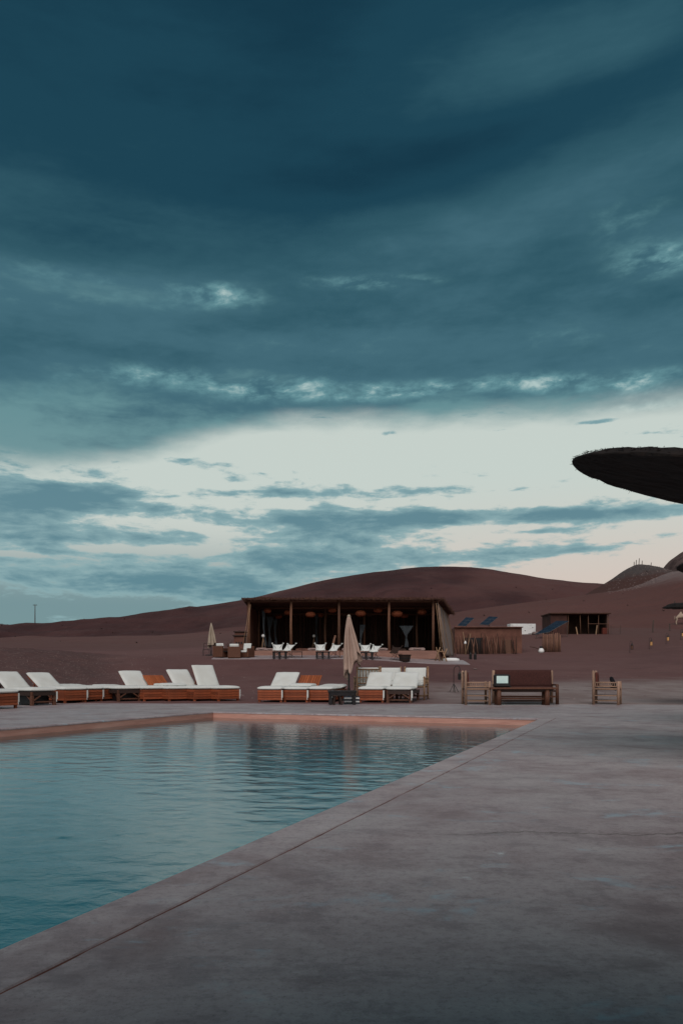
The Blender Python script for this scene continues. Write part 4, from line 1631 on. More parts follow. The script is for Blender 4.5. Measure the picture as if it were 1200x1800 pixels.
def make_lounger(kind, back, angle, cushion, label, seed, shade_boards=False):
    """kind 'box' has boarded sides, 'frame' an open braced frame; back is 'white', 'bare' or 'flat'; angle in degrees from level."""
    t = thing('sun_lounger', (0, 0, 0), 0, label, 'sun lounger', 'sun loungers along the pool')
    wood = M_TEAK if kind == 'box' else M_DARKWOOD
    legx, legy = W / 2 - .035, (.04, LEN - .04)
    if kind == 'box':
        for sx in (-1, 1):
            for y in legy:
                put('leg', cached('leg', lambda: MB().box((0, 0, (SH - .02) / 2), (.06, .06, SH - .02)), M_TEAK, bevel=.004), t, (sx * legx, y, 0))
        for k in range(4):
            z = .075 + k * .067
            put('slat', cached('slat_end', lambda: MB().box((0, 0, .031), (W, .022, .060)), M_TEAK, bevel=.004), t, (0, -.005, z))
            put('slat', SLATCACHE['slat_end'], t, (0, LEN + .005, z))
            for sx in (-1, 1):
                put('slat', cached('slat_side', lambda: MB().box((0, 0, .031), (.022, LEN - .02, .060)), M_TEAK, bevel=.004), t, (sx * (W / 2 + .003), LEN / 2, z))
    else:
        for sx in (-1, 1):
            for y in legy:
                put('leg', cached('leg_frame', lambda: MB().box((0, 0, (SH - .01) / 2), (.075, .075, SH - .01)), M_BROWNWOOD, bevel=.005), t, (sx * legx, y, 0))
            m = MB()
            m.box((sx * (W / 2), LEN / 2, SH - .055), (.03, LEN - .1, .085))
            part('side_rail', m, wood, t)
            for y, s in ((.08, 1), (LEN - .08, -1)):
                m = MB()
                m.bar((sx * legx, y, .13), (sx * legx, y + s * .20, SH - .09), .03)
                part('brace', m, M_BROWNWOOD, t)
        for y in (-.002, LEN + .002):
            m = MB()
            m.box((0, y, SH - .055), (W - .08, .03, .085))
            part('end_rail', m, wood, t)
            for sx in (-1, 1):
                m = MB()
                m.bar((sx * (legx - .02), y, .13), (sx * (legx - .20), y, SH - .10), .03)
                part('brace', m, M_BROWNWOOD, t)
        m = MB()
        m.box((0, .05, .09), (W - .12, .03, .035))
        part('stretcher', m, M_BROWNWOOD, t)
    if shade_boards:                     # black boards set back inside the frame, standing in for the shade underneath
        for sx in (-1, 1):
            m = MB()
            m.box((sx * (W / 2 - .12), LEN / 2, .165), (.02, LEN - .3, .27))
            part('shade_board', m, M_BLACKWOOD, t)
        m = MB()
        m.box((0, .22, .165), (W - .27, .02, .27))
        part('shade_board', m, M_BLACKWOOD, t)
    # seat boards
    hy = 1.18
    for k in range(9):
        put('seat_board', cached(('seat_board', kind), lambda: MB().box((0, 0, 0), (W - .05, .115, .022)), wood), t, (0, .07 + k * .13, SH - .008))
    # backrest
    M = Matrix.Translation((0, hy, SH + .01)) @ Matrix.Rotation(R(angle), 4, 'X')
    bl = .74
    bk = bpy.data.objects.new('backrest', None)
    COL.objects.link(bk)
    bk.parent = t
    bk.matrix_local = M
    wb = M_TEAKBARE if back == 'bare' else wood
    for k in range(9):
        put('back_slat', cached(('back_slat', back == 'bare', kind), lambda: MB().box((0, bl / 2, -.012), (.062, bl, .022)), wb, bevel=.003 if back == 'bare' else 0), bk, (-.288 + k * .072, 0, 0))
    m = MB()
    m.box((0, .10, -.036), (W - .06, .05, .026))
    m.box((0, bl - .10, -.036), (W - .06, .05, .026))
    part('back_frame', m, wb, bk)
    if angle > 8:
        m = MB()
        up = R(angle)
        for sx in (-.22, .22):
            m.bar((sx, hy + .45 * math.cos(up), SH + .45 * math.sin(up) - .02), (sx, hy + .58, SH - .03), .03)
        part('prop', m, wb, t)
    # cushions
    if cushion == 'full':
        m = MB()
        m.pad(W + .03, hy + .05, .10, 11, 17, .016, seed, Matrix.Translation((0, -.035, SH + .005)))
        part('seat_cushion', m, M_CUSHION, t, True)
        m = MB()
        m.pad(W + .03, bl + .05, .095, 11, 13, .016, seed + 5, M @ Matrix.Translation((0, .01, .002)))
        part('back_cushion', m, M_CUSHION, t, True)
    elif cushion == 'loose':
        m = MB()
        m.pad(W + .02, hy + .04, .09, 11, 17, .016, seed, Matrix.Translation((0, -.03, SH + .005)))
        part('seat_cushion', m, M_CUSHION, t, True)
        m = MB()
        m.pad(W - .02, .80, .085, 11, 11, .016, seed + 5, Matrix.Translation((.06, .28, SH + .088)) @ Matrix.Rotation(.08, 4, 'Z'))
        part('back_cushion', m, M_CUSHION, t, True)
    # cloth ties at the front corner
    m = MB()
    rr = random.Random(seed)
    x0 = W / 2 + .012
    m.box((x0, -.022, SH - .10), (.022, .006, .20))
    m.box((x0 - .02 + rr.uniform(-.01, .01), -.024, SH - .13), (.018, .006, .26))
    part('tie', m, M_CUSHION, t)
    return t


def lounger_at(px, py, hx, hy, kind, back, angle, cushion, label, seed, shade_boards=False):
    t = make_lounger(kind, back, angle, cushion, label, seed, shade_boards)
    d = PD(py)
    t.location = (PX(px, d), d, 0)
    t.rotation_euler = (0, 0, head(hx, hy))


# (foot centre column, foot row, heading)
HL = (-.62, .785)
lounger_at(228, 1234.0, *HL, 'frame', 'flat', 2, 'full', 'lounger with open dark frame at the left end of the five-lounger row', 1, True)
lounger_at(273, 1233.5, *HL, 'box', 'white', 36, 'full', 'boarded lounger with low white back behind the open dark-framed one', 2)
lounger_at(316.5, 1233.5, *HL, 'box', 'bare', 32, 'loose', 'lounger with bare orange wooden back among white-backed ones on the left', 3)
lounger_at(360.5, 1233.5, *HL, 'box', 'white', 40, 'full', 'white-backed lounger between the bare wooden back and the steepest back', 4)
lounger_at(402.5, 1233.5, *HL, 'box', 'white', 56, 'full', 'lounger with the tallest steepest white back, right end of left row', 5)
HR = (.20, .98)
lounger_at(474.5, 1235.5, *HR, 'box', 'white', 32, 'full', 'white-backed lounger at the left end of the row by the parasol', 6)
lounger_at(519.5, 1235.5, *HR, 'box', 'bare', 32, 'loose', 'lounger with upright bare orange slatted back near the closed parasol', 7)
lounger_at(563, 1235.5, *HR, 'box', 'flat', 3, 'full', 'flat lounger without raised back left of the black table', 8)
lounger_at(652, 1236.0, *HR, 'box', 'white', 32, 'full', 'boarded lounger with white back just right of the black table', 9)
lounger_at(701, 1236.5, *HR, 'frame', 'white', 32, 'full', 'lounger with open braced dark frame and white back before bamboo chairs', 10)
HF = (-.80, .60)
lounger_at(12, 1246.0, -.93, .37, 'box', 'flat', 3, 'full', 'nearest lounger at the left picture edge, cushion drooping over its end', 11)
lounger_at(78, 1240.0, *HF, 'frame', 'white', 33, 'full', 'dark open-framed lounger with white back at the far left of the pool', 12, True)
lounger_at(134, 1236.0, *HF, 'box', 'white', 31, 'full', 'lounger showing the orange underside of its tilted white back', 13)
lounger_at(163, 1234.5, *HF, 'box', 'flat', 3, 'full', 'flat boarded lounger right of the one with orange back underside', 14)
lounger_at(186, 1233.5, *HF, 'box', 'flat', 3, 'full', 'flat lounger left of the open dark frame with white back behind', 15)

# black table with crate, jar and base below, beside the parasol
d = PD(1238.5)
t = thing('black_table', (PX(601, d), d, 0), .05, 'low black table between two loungers in front of the parasol', 'table')
m = MB()
m.box((0, 0, .335), (.72, .5, .05))
m.box((0, -.23, .27), (.62, .03, .08))
part('table_top', m, M_BLACKWOOD, t, bevel=.005)
for sx in (-1, 1):
    for sy in (-1, 1):
        m = MB()
        m.box((sx * .30, sy * .19, .155), (.075, .075, .31))
        part('leg', m, M_BLACKWOOD, t)
o = put('wooden_stool', None)
COL.objects.unlink(o)
bpy.data.objects.remove(o)
t = thing('wooden_stool', (PX(592, d - .15), d - .15, 0), .3, 'small dark wooden stool tucked in front of the black table', 'stool')
m = MB()
m.box((0, 0, .235), (.24, .2, .03))
part('seat', m, M_DARKWOOD, t)
for sx in (-1, 1):
    for sy in (-1, 1):
        m = MB()
        m.bar((sx * .07, sy * .06, .22), (sx * .11, sy * .09, 0), .04)
        part('leg', m, M_DARKWOOD, t)
t = thing('striped_crate', (PX(618, d + .6), d + .6, 0), .0, 'dark blue crate with pale bands under the back of the black table', 'crate')
m = MB()
m.box((0, 0, .10), (.42, .3, .20))
part('crate_body', m, M_SOLAR, t, bevel=.01)
for z in (.06, .15):
    m = MB()
    m.box((0, -.156, z), (.40, .012, .035))
    part('band', m, M_WHITEPAINT, t)


# ------------------------------------------------------------------ bamboo chairs behind the loungers
def make_bamboo(label, w=.62):
    t = thing('bamboo_chair', (0, 0, 0), 0, label, 'bamboo chair', 'bamboo chairs behind the loungers', 1.12)
    hw = w / 2
    for sx in (-1, 1):
        for y, h in ((.28, .86), (-.28, .60)):
            m = MB()
            m.tube([(sx * hw, y, 0), (sx * hw, y, h)], .024, 8)
            m.lathe([(.028, h - .01), (.03, h + .01), (.012, h + .035)], (sx * hw, y, 0), 8)
            part('post', m, M_BAMBOO, t, True)
        for z in (.60, .46):
            m = MB()
            m.tube([(sx * hw, -.28, z - .02), (sx * hw, .28, z - .02)], .017, 7)
            part('arm_rail', m, M_BAMBOO, t, True)
        for k in range(5):
            put('spindle', cached('spindle', lambda: MB().tube([(0, 0, 0), (0, 0, .145)], .009, 6), M_BAMBOO, True), t, (sx * hw, -.19 + k * .095, .44))
        m = MB()
        m.tube([(sx * hw, -.28, .15), (sx * hw, .28, .15)], .013, 6)
        part('stretcher', m, M_BAMBOO, t, True)
    for y in (-.28, .28):
        m = MB()
        m.tube([(-hw, y, .36), (hw, y, .36)], .02, 7)
        part('seat_rail', m, M_BAMBOO, t, True)
        m = MB()
        m.tube([(-hw, y, .12), (hw, y, .12)], .013, 6)
        part('stretcher', m, M_BAMBOO, t, True)
    for z in (.82, .60, .45):
        m = MB()
        m.tube([(-hw, .28, z), (hw, .28, z)], .018, 7)
        part('back_rail', m, M_BAMBOO, t, True)
    for k in range(7):
        put('spindle', cached('spindle_tall', lambda: MB().tube([(0, 0, 0), (0, 0, .22)], .010, 6), M_BAMBOO, True), t, (-hw + (k + 1) * w / 8, .28, .60))
        put('spindle', cached('spindle_low', lambda: MB().tube([(0, 0, 0), (0, 0, .15)], .010, 6), M_BAMBOO, True), t, (-hw + (k + 1) * w / 8, .28, .45))
    m = MB()
    m.box((0, 0, .355), (w - .06, .54, .03))
    part('seat', m, M_BAMBOO, t)
    m = MB()
    m.pad(w - .05, .54, .11, 9, 9, .01, 4, Matrix.Translation((0, -.29, .37)))
    part('seat_cushion', m, M_CUSHION, t, True)
    m = MB()
    m.pad(w - .07, .40, .12, 9, 9, .01, 6, Matrix.Translation((0, .17, .46)) @ Matrix.Rotation(R(76), 4, 'X'))
    part('back_cushion', m, M_CUSHION, t, True)
    return t


bc = None
for (px, d, rz, lb) in ((645.5, 22.9, 3.25, 'bamboo chair seen from behind, right beside the closed parasol'),
                        (690, 23.2, .22, 'middle bamboo chair showing only its top rail and tilted white cushion'),
                        (728, 22.7, -.28, 'rightmost bamboo chair with white cushion behind the braced lounger')):
    x = PX(px, d)
    z = gz(x, d) - .01
    if bc is None:
        bc = make_bamboo(lb)
        bc.location, bc.rotation_euler = (x, d, z), (0, 0, rz)
    else:
        again(bc, (x, d, z), rz, lb)


# ------------------------------------------------------------------ wooden armchairs, bench and table on the right
def make_armchair(label):
    """Faces local -y; posts of pale wood, woven back and seat."""
    t = thing('wooden_armchair', (0, 0, 0), 0, label, 'armchair', 'pale wooden armchairs on the paving')
    w, dp = .64, .60
    hw, hd = w / 2, dp / 2
    for sx in (-1, 1):
        m = MB()
        m.tube([(sx * hw, hd, 0), (sx * hw, hd + .005, .84), (sx * hw, hd + .005, .875)], [.036, .034, .018], 9)
        part('rear_post', m, M_PALEWOOD, t, True)
        m = MB()
        m.tube([(sx * hw, -hd, 0), (sx * hw, -hd, .57), (sx * hw, -hd, .60)], [.036, .035, .018], 9)
        part('front_post', m, M_PALEWOOD, t, True)
        for z in (.565, .465):
            m = MB()
            m.tube([(sx * hw, -hd, z), (sx * hw, hd, z)], .017, 7)
            part('arm_rail', m, M_PALEWOOD, t, True)
        for k in range(11):
            put('spindle', cached('arm_spindle', lambda: MB().tube([(0, 0, 0), (0, 0, .10)], .008, 6), M_PALEWOOD, True), t, (sx * hw, -hd + .05 + k * .05, .465))
        m = MB()
        m.tube([(sx * hw, -hd, .40), (sx * hw, hd, .40)], .02, 7)
        part('seat_rail', m, M_PALEWOOD, t, True)
        for z in (.10, .23):
            m = MB()
            m.tube([(sx * hw, -hd, z), (sx * hw, hd, z)], .012, 6)
            part('stretcher', m, M_PALEWOOD, t, True)
    for y in (-hd, hd):
        for z, r in ((.40, .02), (.17, .014), (.06, .012)):
            m = MB()
            m.tube([(-hw, y, z), (hw, y, z)], r, 7)
            part('stretcher', m, M_BROWNWOOD, t, True)
    m = MB()
    m.tube([(-hw, hd, .82), (hw, hd, .82)], .018, 7)
    part('top_rail', m, M_PALEWOOD, t, True)
    m = MB()
    m.pad(w - .05, .37, .05, 9, 9, .004, 1, Matrix.Translation((0, hd - .05, .46)) @ Matrix.Rotation(R(86), 4, 'X'))
    part('back_panel', m, M_RUST, t, True)
    m = MB()
    m.pad(w - .03, dp - .02, .06, 9, 9, .004, 2, Matrix.Translation((0, -hd + .01, .37)))
    part('seat', m, M_DARKWOOD, t, True)
    return t


d = PD(1239.0) + .28
ac = make_armchair('pale wooden armchair in profile left of the bench, facing it')
ac.location, ac.rotation_euler = (PX(836, d), d, 0), (0, 0, R(88))
d2 = PD(1239.0) + .33
ac2 = again(ac, (PX(1066, d2), d2, 0), R(66), 'pale wooden armchair standing alone at the far right with a black cushion')
t = thing('black_cushion', (PX(1075, d2), d2 - .02, .43), R(75), 'black pointed cushion standing on the lone armchair seat', 'cushion')
m = MB()
m.pad(.34, .34, .13, 9, 9, .01, 7, Matrix.Rotation(R(70), 4, 'X') @ Matrix.Rotation(R(45), 4, 'Z') @ Matrix.Translation((0, -.0, 0)) @ Matrix.Scale(.8, 4))
part('cover', m, M_BLACKWOOD, t, True)
m = MB()
m.box((0, 0, .015), (.2, .1, .03))
part('base_seam', m, M_BLACKWOOD, t)

# bench
d = PD(1238.5) + .45
t = thing('bench', (PX(922, d), d, 0), 0, 'long wooden bench with dark woven upholstered back behind the table', 'bench')
bw = (974 - 871) / FPX * d
for sx in (-1, 1):
    for y, h in ((.27, .88), (-.27, .52)):
        m = MB()
        m.tube([(sx * bw / 2, y, 0), (sx * bw / 2, y, h - .02), (sx * bw / 2, y, h)], [.045, .042, .025], 10)
        part('post', m, M_BROWNWOOD if y < 0 else M_PALEWOOD, t, True)
    m = MB()
    m.box((sx * bw / 2, 0, .50), (.06, .5, .04))
    part('arm', m, M_BROWNWOOD, t)
m = MB()
m.pad(bw - .05, .46, .11, 25, 9, .012, 5, Matrix.Translation((0, .20, .43)) @ Matrix.Rotation(R(82), 4, 'X'))
part('back_panel', m, M_WOVEN, t, True)
m = MB()
m.pad(bw - .06, .52, .10, 25, 9, .008, 6, Matrix.Translation((0, -.27, .36)))
part('seat', m, M_WOVEN, t, True)
m = MB()
m.tube([(-bw / 2, .28, .86), (0, .29, .87), (bw / 2, .28, .86)], .022, 8)
part('top_rail', m, M_DARKWOOD, t, True)
for y in (-.27, .27):
    m = MB()
    m.box((0, y, .345), (bw - .05, .045, .06))
    part('seat_rail', m, M_DARKWOOD, t)
    m = MB()
    m.box((0, y, .20 if y < 0 else .07), (bw - .05, .04, .045))
    part('stretcher', m, M_BROWNWOOD, t)

# coffee table in front of the bench
d = PD(1239.8)
t = thing('coffee_table', (PX(921, d), d + .2, 0), 0, 'long brown wooden table with thick legs in front of the bench', 'table')
tw = (981 - 862) / FPX * d
for k in range(3):
    m = MB()
    m.box((0, -.16 + k * .16, .425), (tw, .152, .045))
    part('plank', m, M_BROWNWOOD, t, bevel=.005)
for px in (877, 962):
    for sy in (-1, 1):
        m = MB()
        m.tube([(PX(px, d) - PX(921, d), sy * .15, 0), (PX(px, d) - PX(921, d), sy * .15, .40)], [.062, .058], 10)
        part('leg', m, M_BROWNWOOD, t, True)
m = MB()
m.box((0, 0, .375), (tw - .25, .32, .05))
part('apron', m, M_DARKWOOD, t)
m = MB()
m.box((0, 0, .16), (tw - .4, .05, .05))
part('stretcher', m, M_BROWNWOOD, t)

# box lamp with a lit face standing on the table
t = thing('box_lamp', (PX(883, d), d + .12, .448), -.06, 'black box with rounded pale lit face standing on the table', 'lamp')
m = MB()
m.box((0, 0, .165), (.40, .20, .33))
part('housing', m, M_BLACKMETAL, t, bevel=.035)
m = MB()
m.box((0, 0, 0), (.285, .02, .185))
f = part('screen', m, M_SCREEN, t, bevel=.006)
f.location = (.0, -.098, .195)
m = MB()
m.box((.17, .02, .02), (.12, .16, .04))
part('foot', m, M_BLACKMETAL, t, bevel=.005)


# shepherd's hook with hanging lantern
def hook_lantern(px, py, d, h, lantern_mat, glow, label, tripod=True):
    x = PX(px, d)
    z = gz(x, d)
    t = thing('hook_stand', (x, d, z), 0, label, 'hook stand', 'iron hook stands')
    m = MB()
    r = .012 if tripod else .016
    m.tube([(0, 0, .02), (0, 0, h * .84), (.02, 0, h * .93), (.08, 0, h * .985), (.15, 0, h), (.21, 0, h * .965), (.23, 0, h * .88), (.215, 0, h * .80)], r, 7)
    part('hook', m, M_BLACKMETAL, t, True)
    if tripod:
        for q in ((-.16, .05), (.2, .05), (.03, -.2)):
            m = MB()
            m.tube([(0, 0, h * .34), (q[0], q[1], 0)], .010, 6)
            part('leg', m, M_BLACKMETAL, t)
        m = MB()
        m.tube([(-.24, .05, .012), (.3, .05, .012)], .012, 6)
        part('foot_bar', m, M_BLACKMETAL, t)
    else:
        m = MB()
        m.lathe([(.05, 0), (.05, .03), (.02, .05)], n=8)
        part('foot', m, M_BLACKMETAL, t)
    return t, x, z


t, x, z = hook_lantern(797, 1217, 28.6, 1.0, None, False, 'thin black hook stand with feet on the sand left of the armchair')
t['category'] = 'hook stand'


def lantern(x, y, z, s, body, label, group, hang=True):
    t = thing('lantern', (x, y, z), random.uniform(0, 1), label, 'lantern', group)
    m = MB()
    m.lathe([(.055 * s, 0), (.06 * s, .01 * s), (.06 * s, .02 * s)], n=8)
    m.lathe([(.062 * s, .20 * s), (.065 * s, .215 * s), (.03 * s, .27 * s), (.014 * s, .30 * s)], n=8)
    part('frame', m, M_BLACKMETAL, t)
    m = MB()
    m.lathe([(.052 * s, .02 * s), (.054 * s, .11 * s), (.052 * s, .20 * s)], n=8)
    part('glass', m, body, t)
    m = MB()
    for k in range(6):
        a = k / 6 * math.tau
        m.box((.057 * s * math.cos(a), .057 * s * math.sin(a), .11 * s), (.008 * s, .008 * s, .19 * s))
    part('bar', m, M_BLACKMETAL, t)
    m = MB()
    m.tube([(.03 * s * math.cos(a), 0, .30 * s + .03 * s * math.sin(a)) for a in np.linspace(0, math.pi, 7)], .005 * s, 5)
    part('ring', m, M_BLACKMETAL, t)


lantern(x + .215, 28.6, z + .48, 1.0, M_BLACKMETAL, 'small black lantern hanging from the hook stand left of the armchair', 'hanging lanterns')
for k, (px, py, dd, lb) in enumerate(((1106, 1147, 74, 'leftmost amber lantern of the row on the right slope'),
                                      (1140, 1142, 76, 'second amber lantern of the row on the right slope'),
                                      (1169.5, 1137, 79, 'third amber lantern of the row, below the thatched parasols'),
                                      (1195.5, 1131, 82, 'last amber lantern by the right picture edge under the camel'))):
    t, x, z = hook_lantern(px, py, dd, 1.15, None, True, lb.replace('amber lantern', 'iron hook stand').replace('under the camel', 'below the camel'), False)
    lantern(x + .215, dd, z + .34, 2.0, M_LAMPGLASS if k else M_CANE, lb, 'amber lanterns on the slope')
for px, lb in ((826.5, 'larger black floor lantern standing on the sand right of the pavilion'), (834.5, 'black floor lantern behind the larger one on the sand')):
    dd = 56.0 if px < 830 else 57.0
    x = PX(px, dd)
    lantern(x, dd, gz(x, dd), 1.75 if px < 830 else 1.75, M_BLACKMETAL, lb, 'black floor lanterns')

# ------------------------------------------------------------------ adobe hut with reed front, solar panels
d = 75.0
xl, xr = PX(799, d), PX(917, d)
zb = PZ(1150, d)
h = PZ(1103, d) - zb
t = thing('adobe_hut', ((xl + xr) / 2, d, zb), 0, 'low flat-roofed brown adobe hut with reeds leaning on it', 'hut')
w = xr - xl
m = MB()
n = 26
vs, fs = [], []
for j, (yy, dz) in enumerate(((0, 0), (5, -.1))):
    for i in range(n):
        u = i / (n - 1)
        xx = -w / 2 + u * w
        vs.append((xx, yy + .06 * mnoise.noise((xx, yy, 0)), -.3))
        vs.append((xx, yy + .12 + .06 * mnoise.noise((xx * .7, yy, 3)), h + dz + .05 * mnoise.noise((xx * 1.1, yy, 7))))
for i in range(n - 1):
    a = 2 * i
    fs.append((a, a + 2, a + 3, a + 1))
    b = a + 2 * n
    fs.append((b + 2, b, b + 1, b + 3))
    fs.append((a + 1, a + 3, b + 3, b + 1))
fs.append((2 * n, 0, 1, 2 * n + 1))
fs.append((2 * n - 2, 4 * n - 2, 4 * n - 1, 2 * n - 1))
m.add(vs, fs)
part('wall', m, M_ADOBE, t)
m = MB()
m.box((0, .02, h + .03), (w + .15, .30, .10))
part('parapet', m, M_ADOBE, t, bevel=.03)
m = MB()
xx = PX(892, d) - (xl + xr) / 2
m.box((xx, -.03, .70), (.62, .10, 1.45))
part('door', m, M_CANE, t, bevel=.02)
m = MB()
m.box((PX(832, d) - (xl + xr) / 2, .0, .8), (1.7, .12, 1.6))
part('opening_shade', m, M_BLACKWOOD, t)  # solid black box painting the shade inside an opening
# reeds and sticks leaning on its front: things that can be lifted away
rnd = random.Random(5)
reedm = []
for k in range(8):
    m = MB()
    hh = rnd.uniform(1.3, 2.1)
    b = rnd.uniform(-.06, .06)
    m.tube([(0, 0, 0), (b, .2, hh * .5), (rnd.uniform(-.05, .05), .42, hh)], [.045, .04, .025], 6)
    reedm.append((m.mesh('cane_pole', M_CANE if k % 3 == 0 else M_REED, True), hh))
for k in range(46):
    px = 802 + k * 2.28 + rnd.uniform(-1, 1)
    if 886 < px < 898:
        continue
    me, hh = reedm[rnd.randrange(8)]
    o = put('cane_pole', me, None, (PX(px, d), d - .52, gz(PX(px, d), d - .5) - .02), (0, rnd.uniform(-.14, .16), 0))
    tag(o, 'thin brown pole leaning in the row along the adobe hut front', 'pole', 'poles leaning on the adobe hut')
for (pa, pya, pb, pyb, lb) in ((815, 1110, 818.5, 1146, 'tallest pale stick leaning on the left of the adobe hut'),
                               (828.5, 1113, 817, 1147, 'pale stick leaning to the right across the adobe hut front')):
    dd = 73.6
    p, q = Vector((PX(pa, dd), dd + .6, PZ(pya, dd))), Vector((PX(pb, dd), dd, gz(PX(pb, dd), dd) - .02))
    o = put('pale_stick', MB().tube([p - q, (p - q) * .5 + Vector((.04, 0, 0)), (0, 0, 0)], [.035, .045, .05], 7).mesh('pale_stick', M_BAMBOO, True), None, q)
    tag(o, lb, 'stick')
o = put('water_jug', MB().lathe([(.04, .30), (.05, .24), (.11, .18), (.12, .02), (.10, 0)][::-1], n=12).mesh('water_jug', M_WHITEPAINT, True), None, (PX(817.3, 73.4), 73.4, PZ(1132, 73.4)))
tag(o, 'small white jug hung among the sticks at the adobe hut', 'jug')


def solar(bl, br, tr, tl, d, depth, nx, ny, stand, label):
    """corners in picture positions of a tilted rack: the lower edge nearer, the upper edge further."""
    P = [Vector((PX(bl[0], d), d, PZ(bl[1], d))), Vector((PX(br[0], d), d, PZ(br[1], d))),
         Vector((PX(tr[0], d + depth), d + depth, PZ(tr[1], d + depth))), Vector((PX(tl[0], d + depth), d + depth, PZ(tl[1], d + depth)))]
    o = (P[0] + P[1] + P[2] + P[3]) / 4
    base = Vector((o.x, o.y, stand))
    t = thing('solar_panel', base, 0, label, 'solar panel', 'solar panels')
    P = [p - base for p in P]
    nrm = (P[1] - P[0]).cross(P[3] - P[0]).normalized()
    m = MB()
    e = nrm * -.05
    m.add([p for p in P] + [p + e for p in P], [(0, 1, 2, 3), (7, 6, 5, 4), (0, 4, 5, 1), (1, 5, 6, 2), (2, 6, 7, 3), (3, 7, 4, 0)])
    fr = part('frame', m, M_ALU, t)
    for i in range(nx):
        for j in range(ny):
            def at(u, v):
                a = P[0].lerp(P[1], u).lerp(P[3].lerp(P[2], u), v)
                return a + nrm * .012
            g = .006 if nx > 3 else .010
            u0, u1, v0, v1 = i / nx + g, (i + 1) / nx - g, j / ny + g, (j + 1) / ny - g
            m = MB()
            q = [at(u0, v0), at(u1, v0), at(u1, v1), at(u0, v1)]
            m.add(q + [p - nrm * .01 for p in q], [(0, 1, 2, 3), (0, 4, 5, 1), (1, 5, 6, 2), (2, 6, 7, 3), (3, 7, 4, 0)])
            part('cell_module', m, M_SOLAR, t)
    m = MB()
    c = (P[0] + P[1] + P[2] + P[3]) / 4
    m.tube([(0, 0, 0), c + e], .05, 8)
    if nx > 3:
        for k in (.12, .88):
            p = P[3].lerp(P[2], k) + e
            m.tube([p, (p.x, p.y, 0)], .04, 7)
            p = P[0].lerp(P[1], k) + e
            m.tube([p, (p.x, p.y, 0)], .04, 7)
    part('stand', m, M_POSTWOOD, t)


solar((803.5, 1099.5), (818, 1100.5), (833, 1086), (818.5, 1085), 77.0, .9, 2, 3, PZ(1104, 77.5), 'small tilted solar panel, left of two on the adobe hut roof')
solar((842, 1097.5), (858, 1098.5), (875, 1084.5), (859, 1083.5), 77.0, .9, 2, 3, PZ(1104, 77.5), 'small tilted solar panel, right of two on the adobe hut roof')
solar((939, 1115), (964, 1111), (999, 1091.5), (977, 1091.5), 88.0, 1.8, 6, 3, PZ(1122, 89), 'large tilted solar array beside the open dark shed')

# white generator
d = 100.0
x0, x1 = PX(893, d), PX(938.5, d)
w = x1 - x0
z0, z1 = PZ(1116.5, d), PZ(1097, d)
t = thing('generator', ((x0 + x1) / 2, d, PZ(1122.5, d)), .08, 'white metal generator cabinet on a black base behind the adobe hut', 'generator')
hb = z0 - PZ(1122.5, d)
m = MB()
m.box((0, 0, hb + (z1 - z0) / 2), (w, 1.4, z1 - z0))
part('cabinet', m, M_WHITEPAINT, t, bevel=.03)
m = MB()
m.box((0, 0, hb / 2), (w - .1, 1.3, hb))
part('base', m, M_BLACKMETAL, t)
for k in range(4):
    m = MB()
    m.box((-w / 2 + w * (k + .5) / 4, -.715, hb + (z1 - z0) * .5), (w / 4 - .06, .03, (z1 - z0) - .12))
    part('door_panel', m, M_WHITEPAINT, t, bevel=.01)
for xx, zz in ((-.9, .9), (.25, .55), (1.25, .95), (.95, .18), (.75, .18)):
    m = MB()
    m.box((xx, -.737, hb + zz), (.12, .02, .10))
    part('vent', m, M_BLACKMETAL, t)
o = put('pale_boulder', MB().lathe([(.1, 0), (.42, .06), (.48, .2), (.34, .36), (.1, .42)], n=14).mesh('pale_boulder', M_STONE, True), None, (PX(940, 92), 92, gz(PX(940, 92), 92) - .05))
tag(o, 'pale boulder at the foot of the white generator', 'boulder')

# cane fence panel
d = 76.5
t = thing('cane_screen', (PX(969, d), d, gz(PX(969, d), d) - .05), 0, 'short screen of upright split canes below the solar array', 'cane screen')
hh = PZ(1112.5, d) - gz(PX(969, d), d)
for k in range(13):
    m = MB()
    dx = (-15.3 + k * 2.5) / FPX * d
    hk = hh * rnd.uniform(.93, 1.06)
    m.tube([(dx, rnd.uniform(-.05, .05), 0), (dx + rnd.uniform(-.04, .04), 0, hk * .5), (dx + rnd.uniform(-.05, .05), 0, hk)], [.065, .07, .055], 6)
    part('cane', m, M_CANE, t, True)
for z in (.35, .75):
    m = MB()
    m.tube([(-15.6 / FPX * d, .09, hh * z), (15.4 / FPX * d, .09, hh * z)], .035, 6)
    part('cross_rail', m, M_REED, t)

# white sack with dark lid, and a stick
d = 75.5
x = PX(950.5, d)
t = thing('white_sack', (x, d, gz(x, d) - .02), 0, 'lumpy white sack with dark tied top left of the cane screen', 'sack')
m = MB()
m.lathe([(.16, 0), (.27, .08), (.29, .25), (.20, .42), (.10, .50)], n=14)
part('sack_body', m, M_WHITEPAINT, t, True)
m = MB()
m.lathe([(.10, .48), (.17, .52), (.16, .64), (.06, .68)], n=12)
part('top', m, M_BLACKWOOD, t, True)
x2 = PX(938, d)
o = put('dark_stick', MB().tube([(-.45, 0, .42), (.0, .02, .34), (.42, 0, .20)], [.03, .035, .03], 6).mesh('dark_stick', M_REED, True), None, (x2, d - .1, gz(x2, d - .1) + .18))
tag(o, 'dark stick propped against the white sack', 'stick')

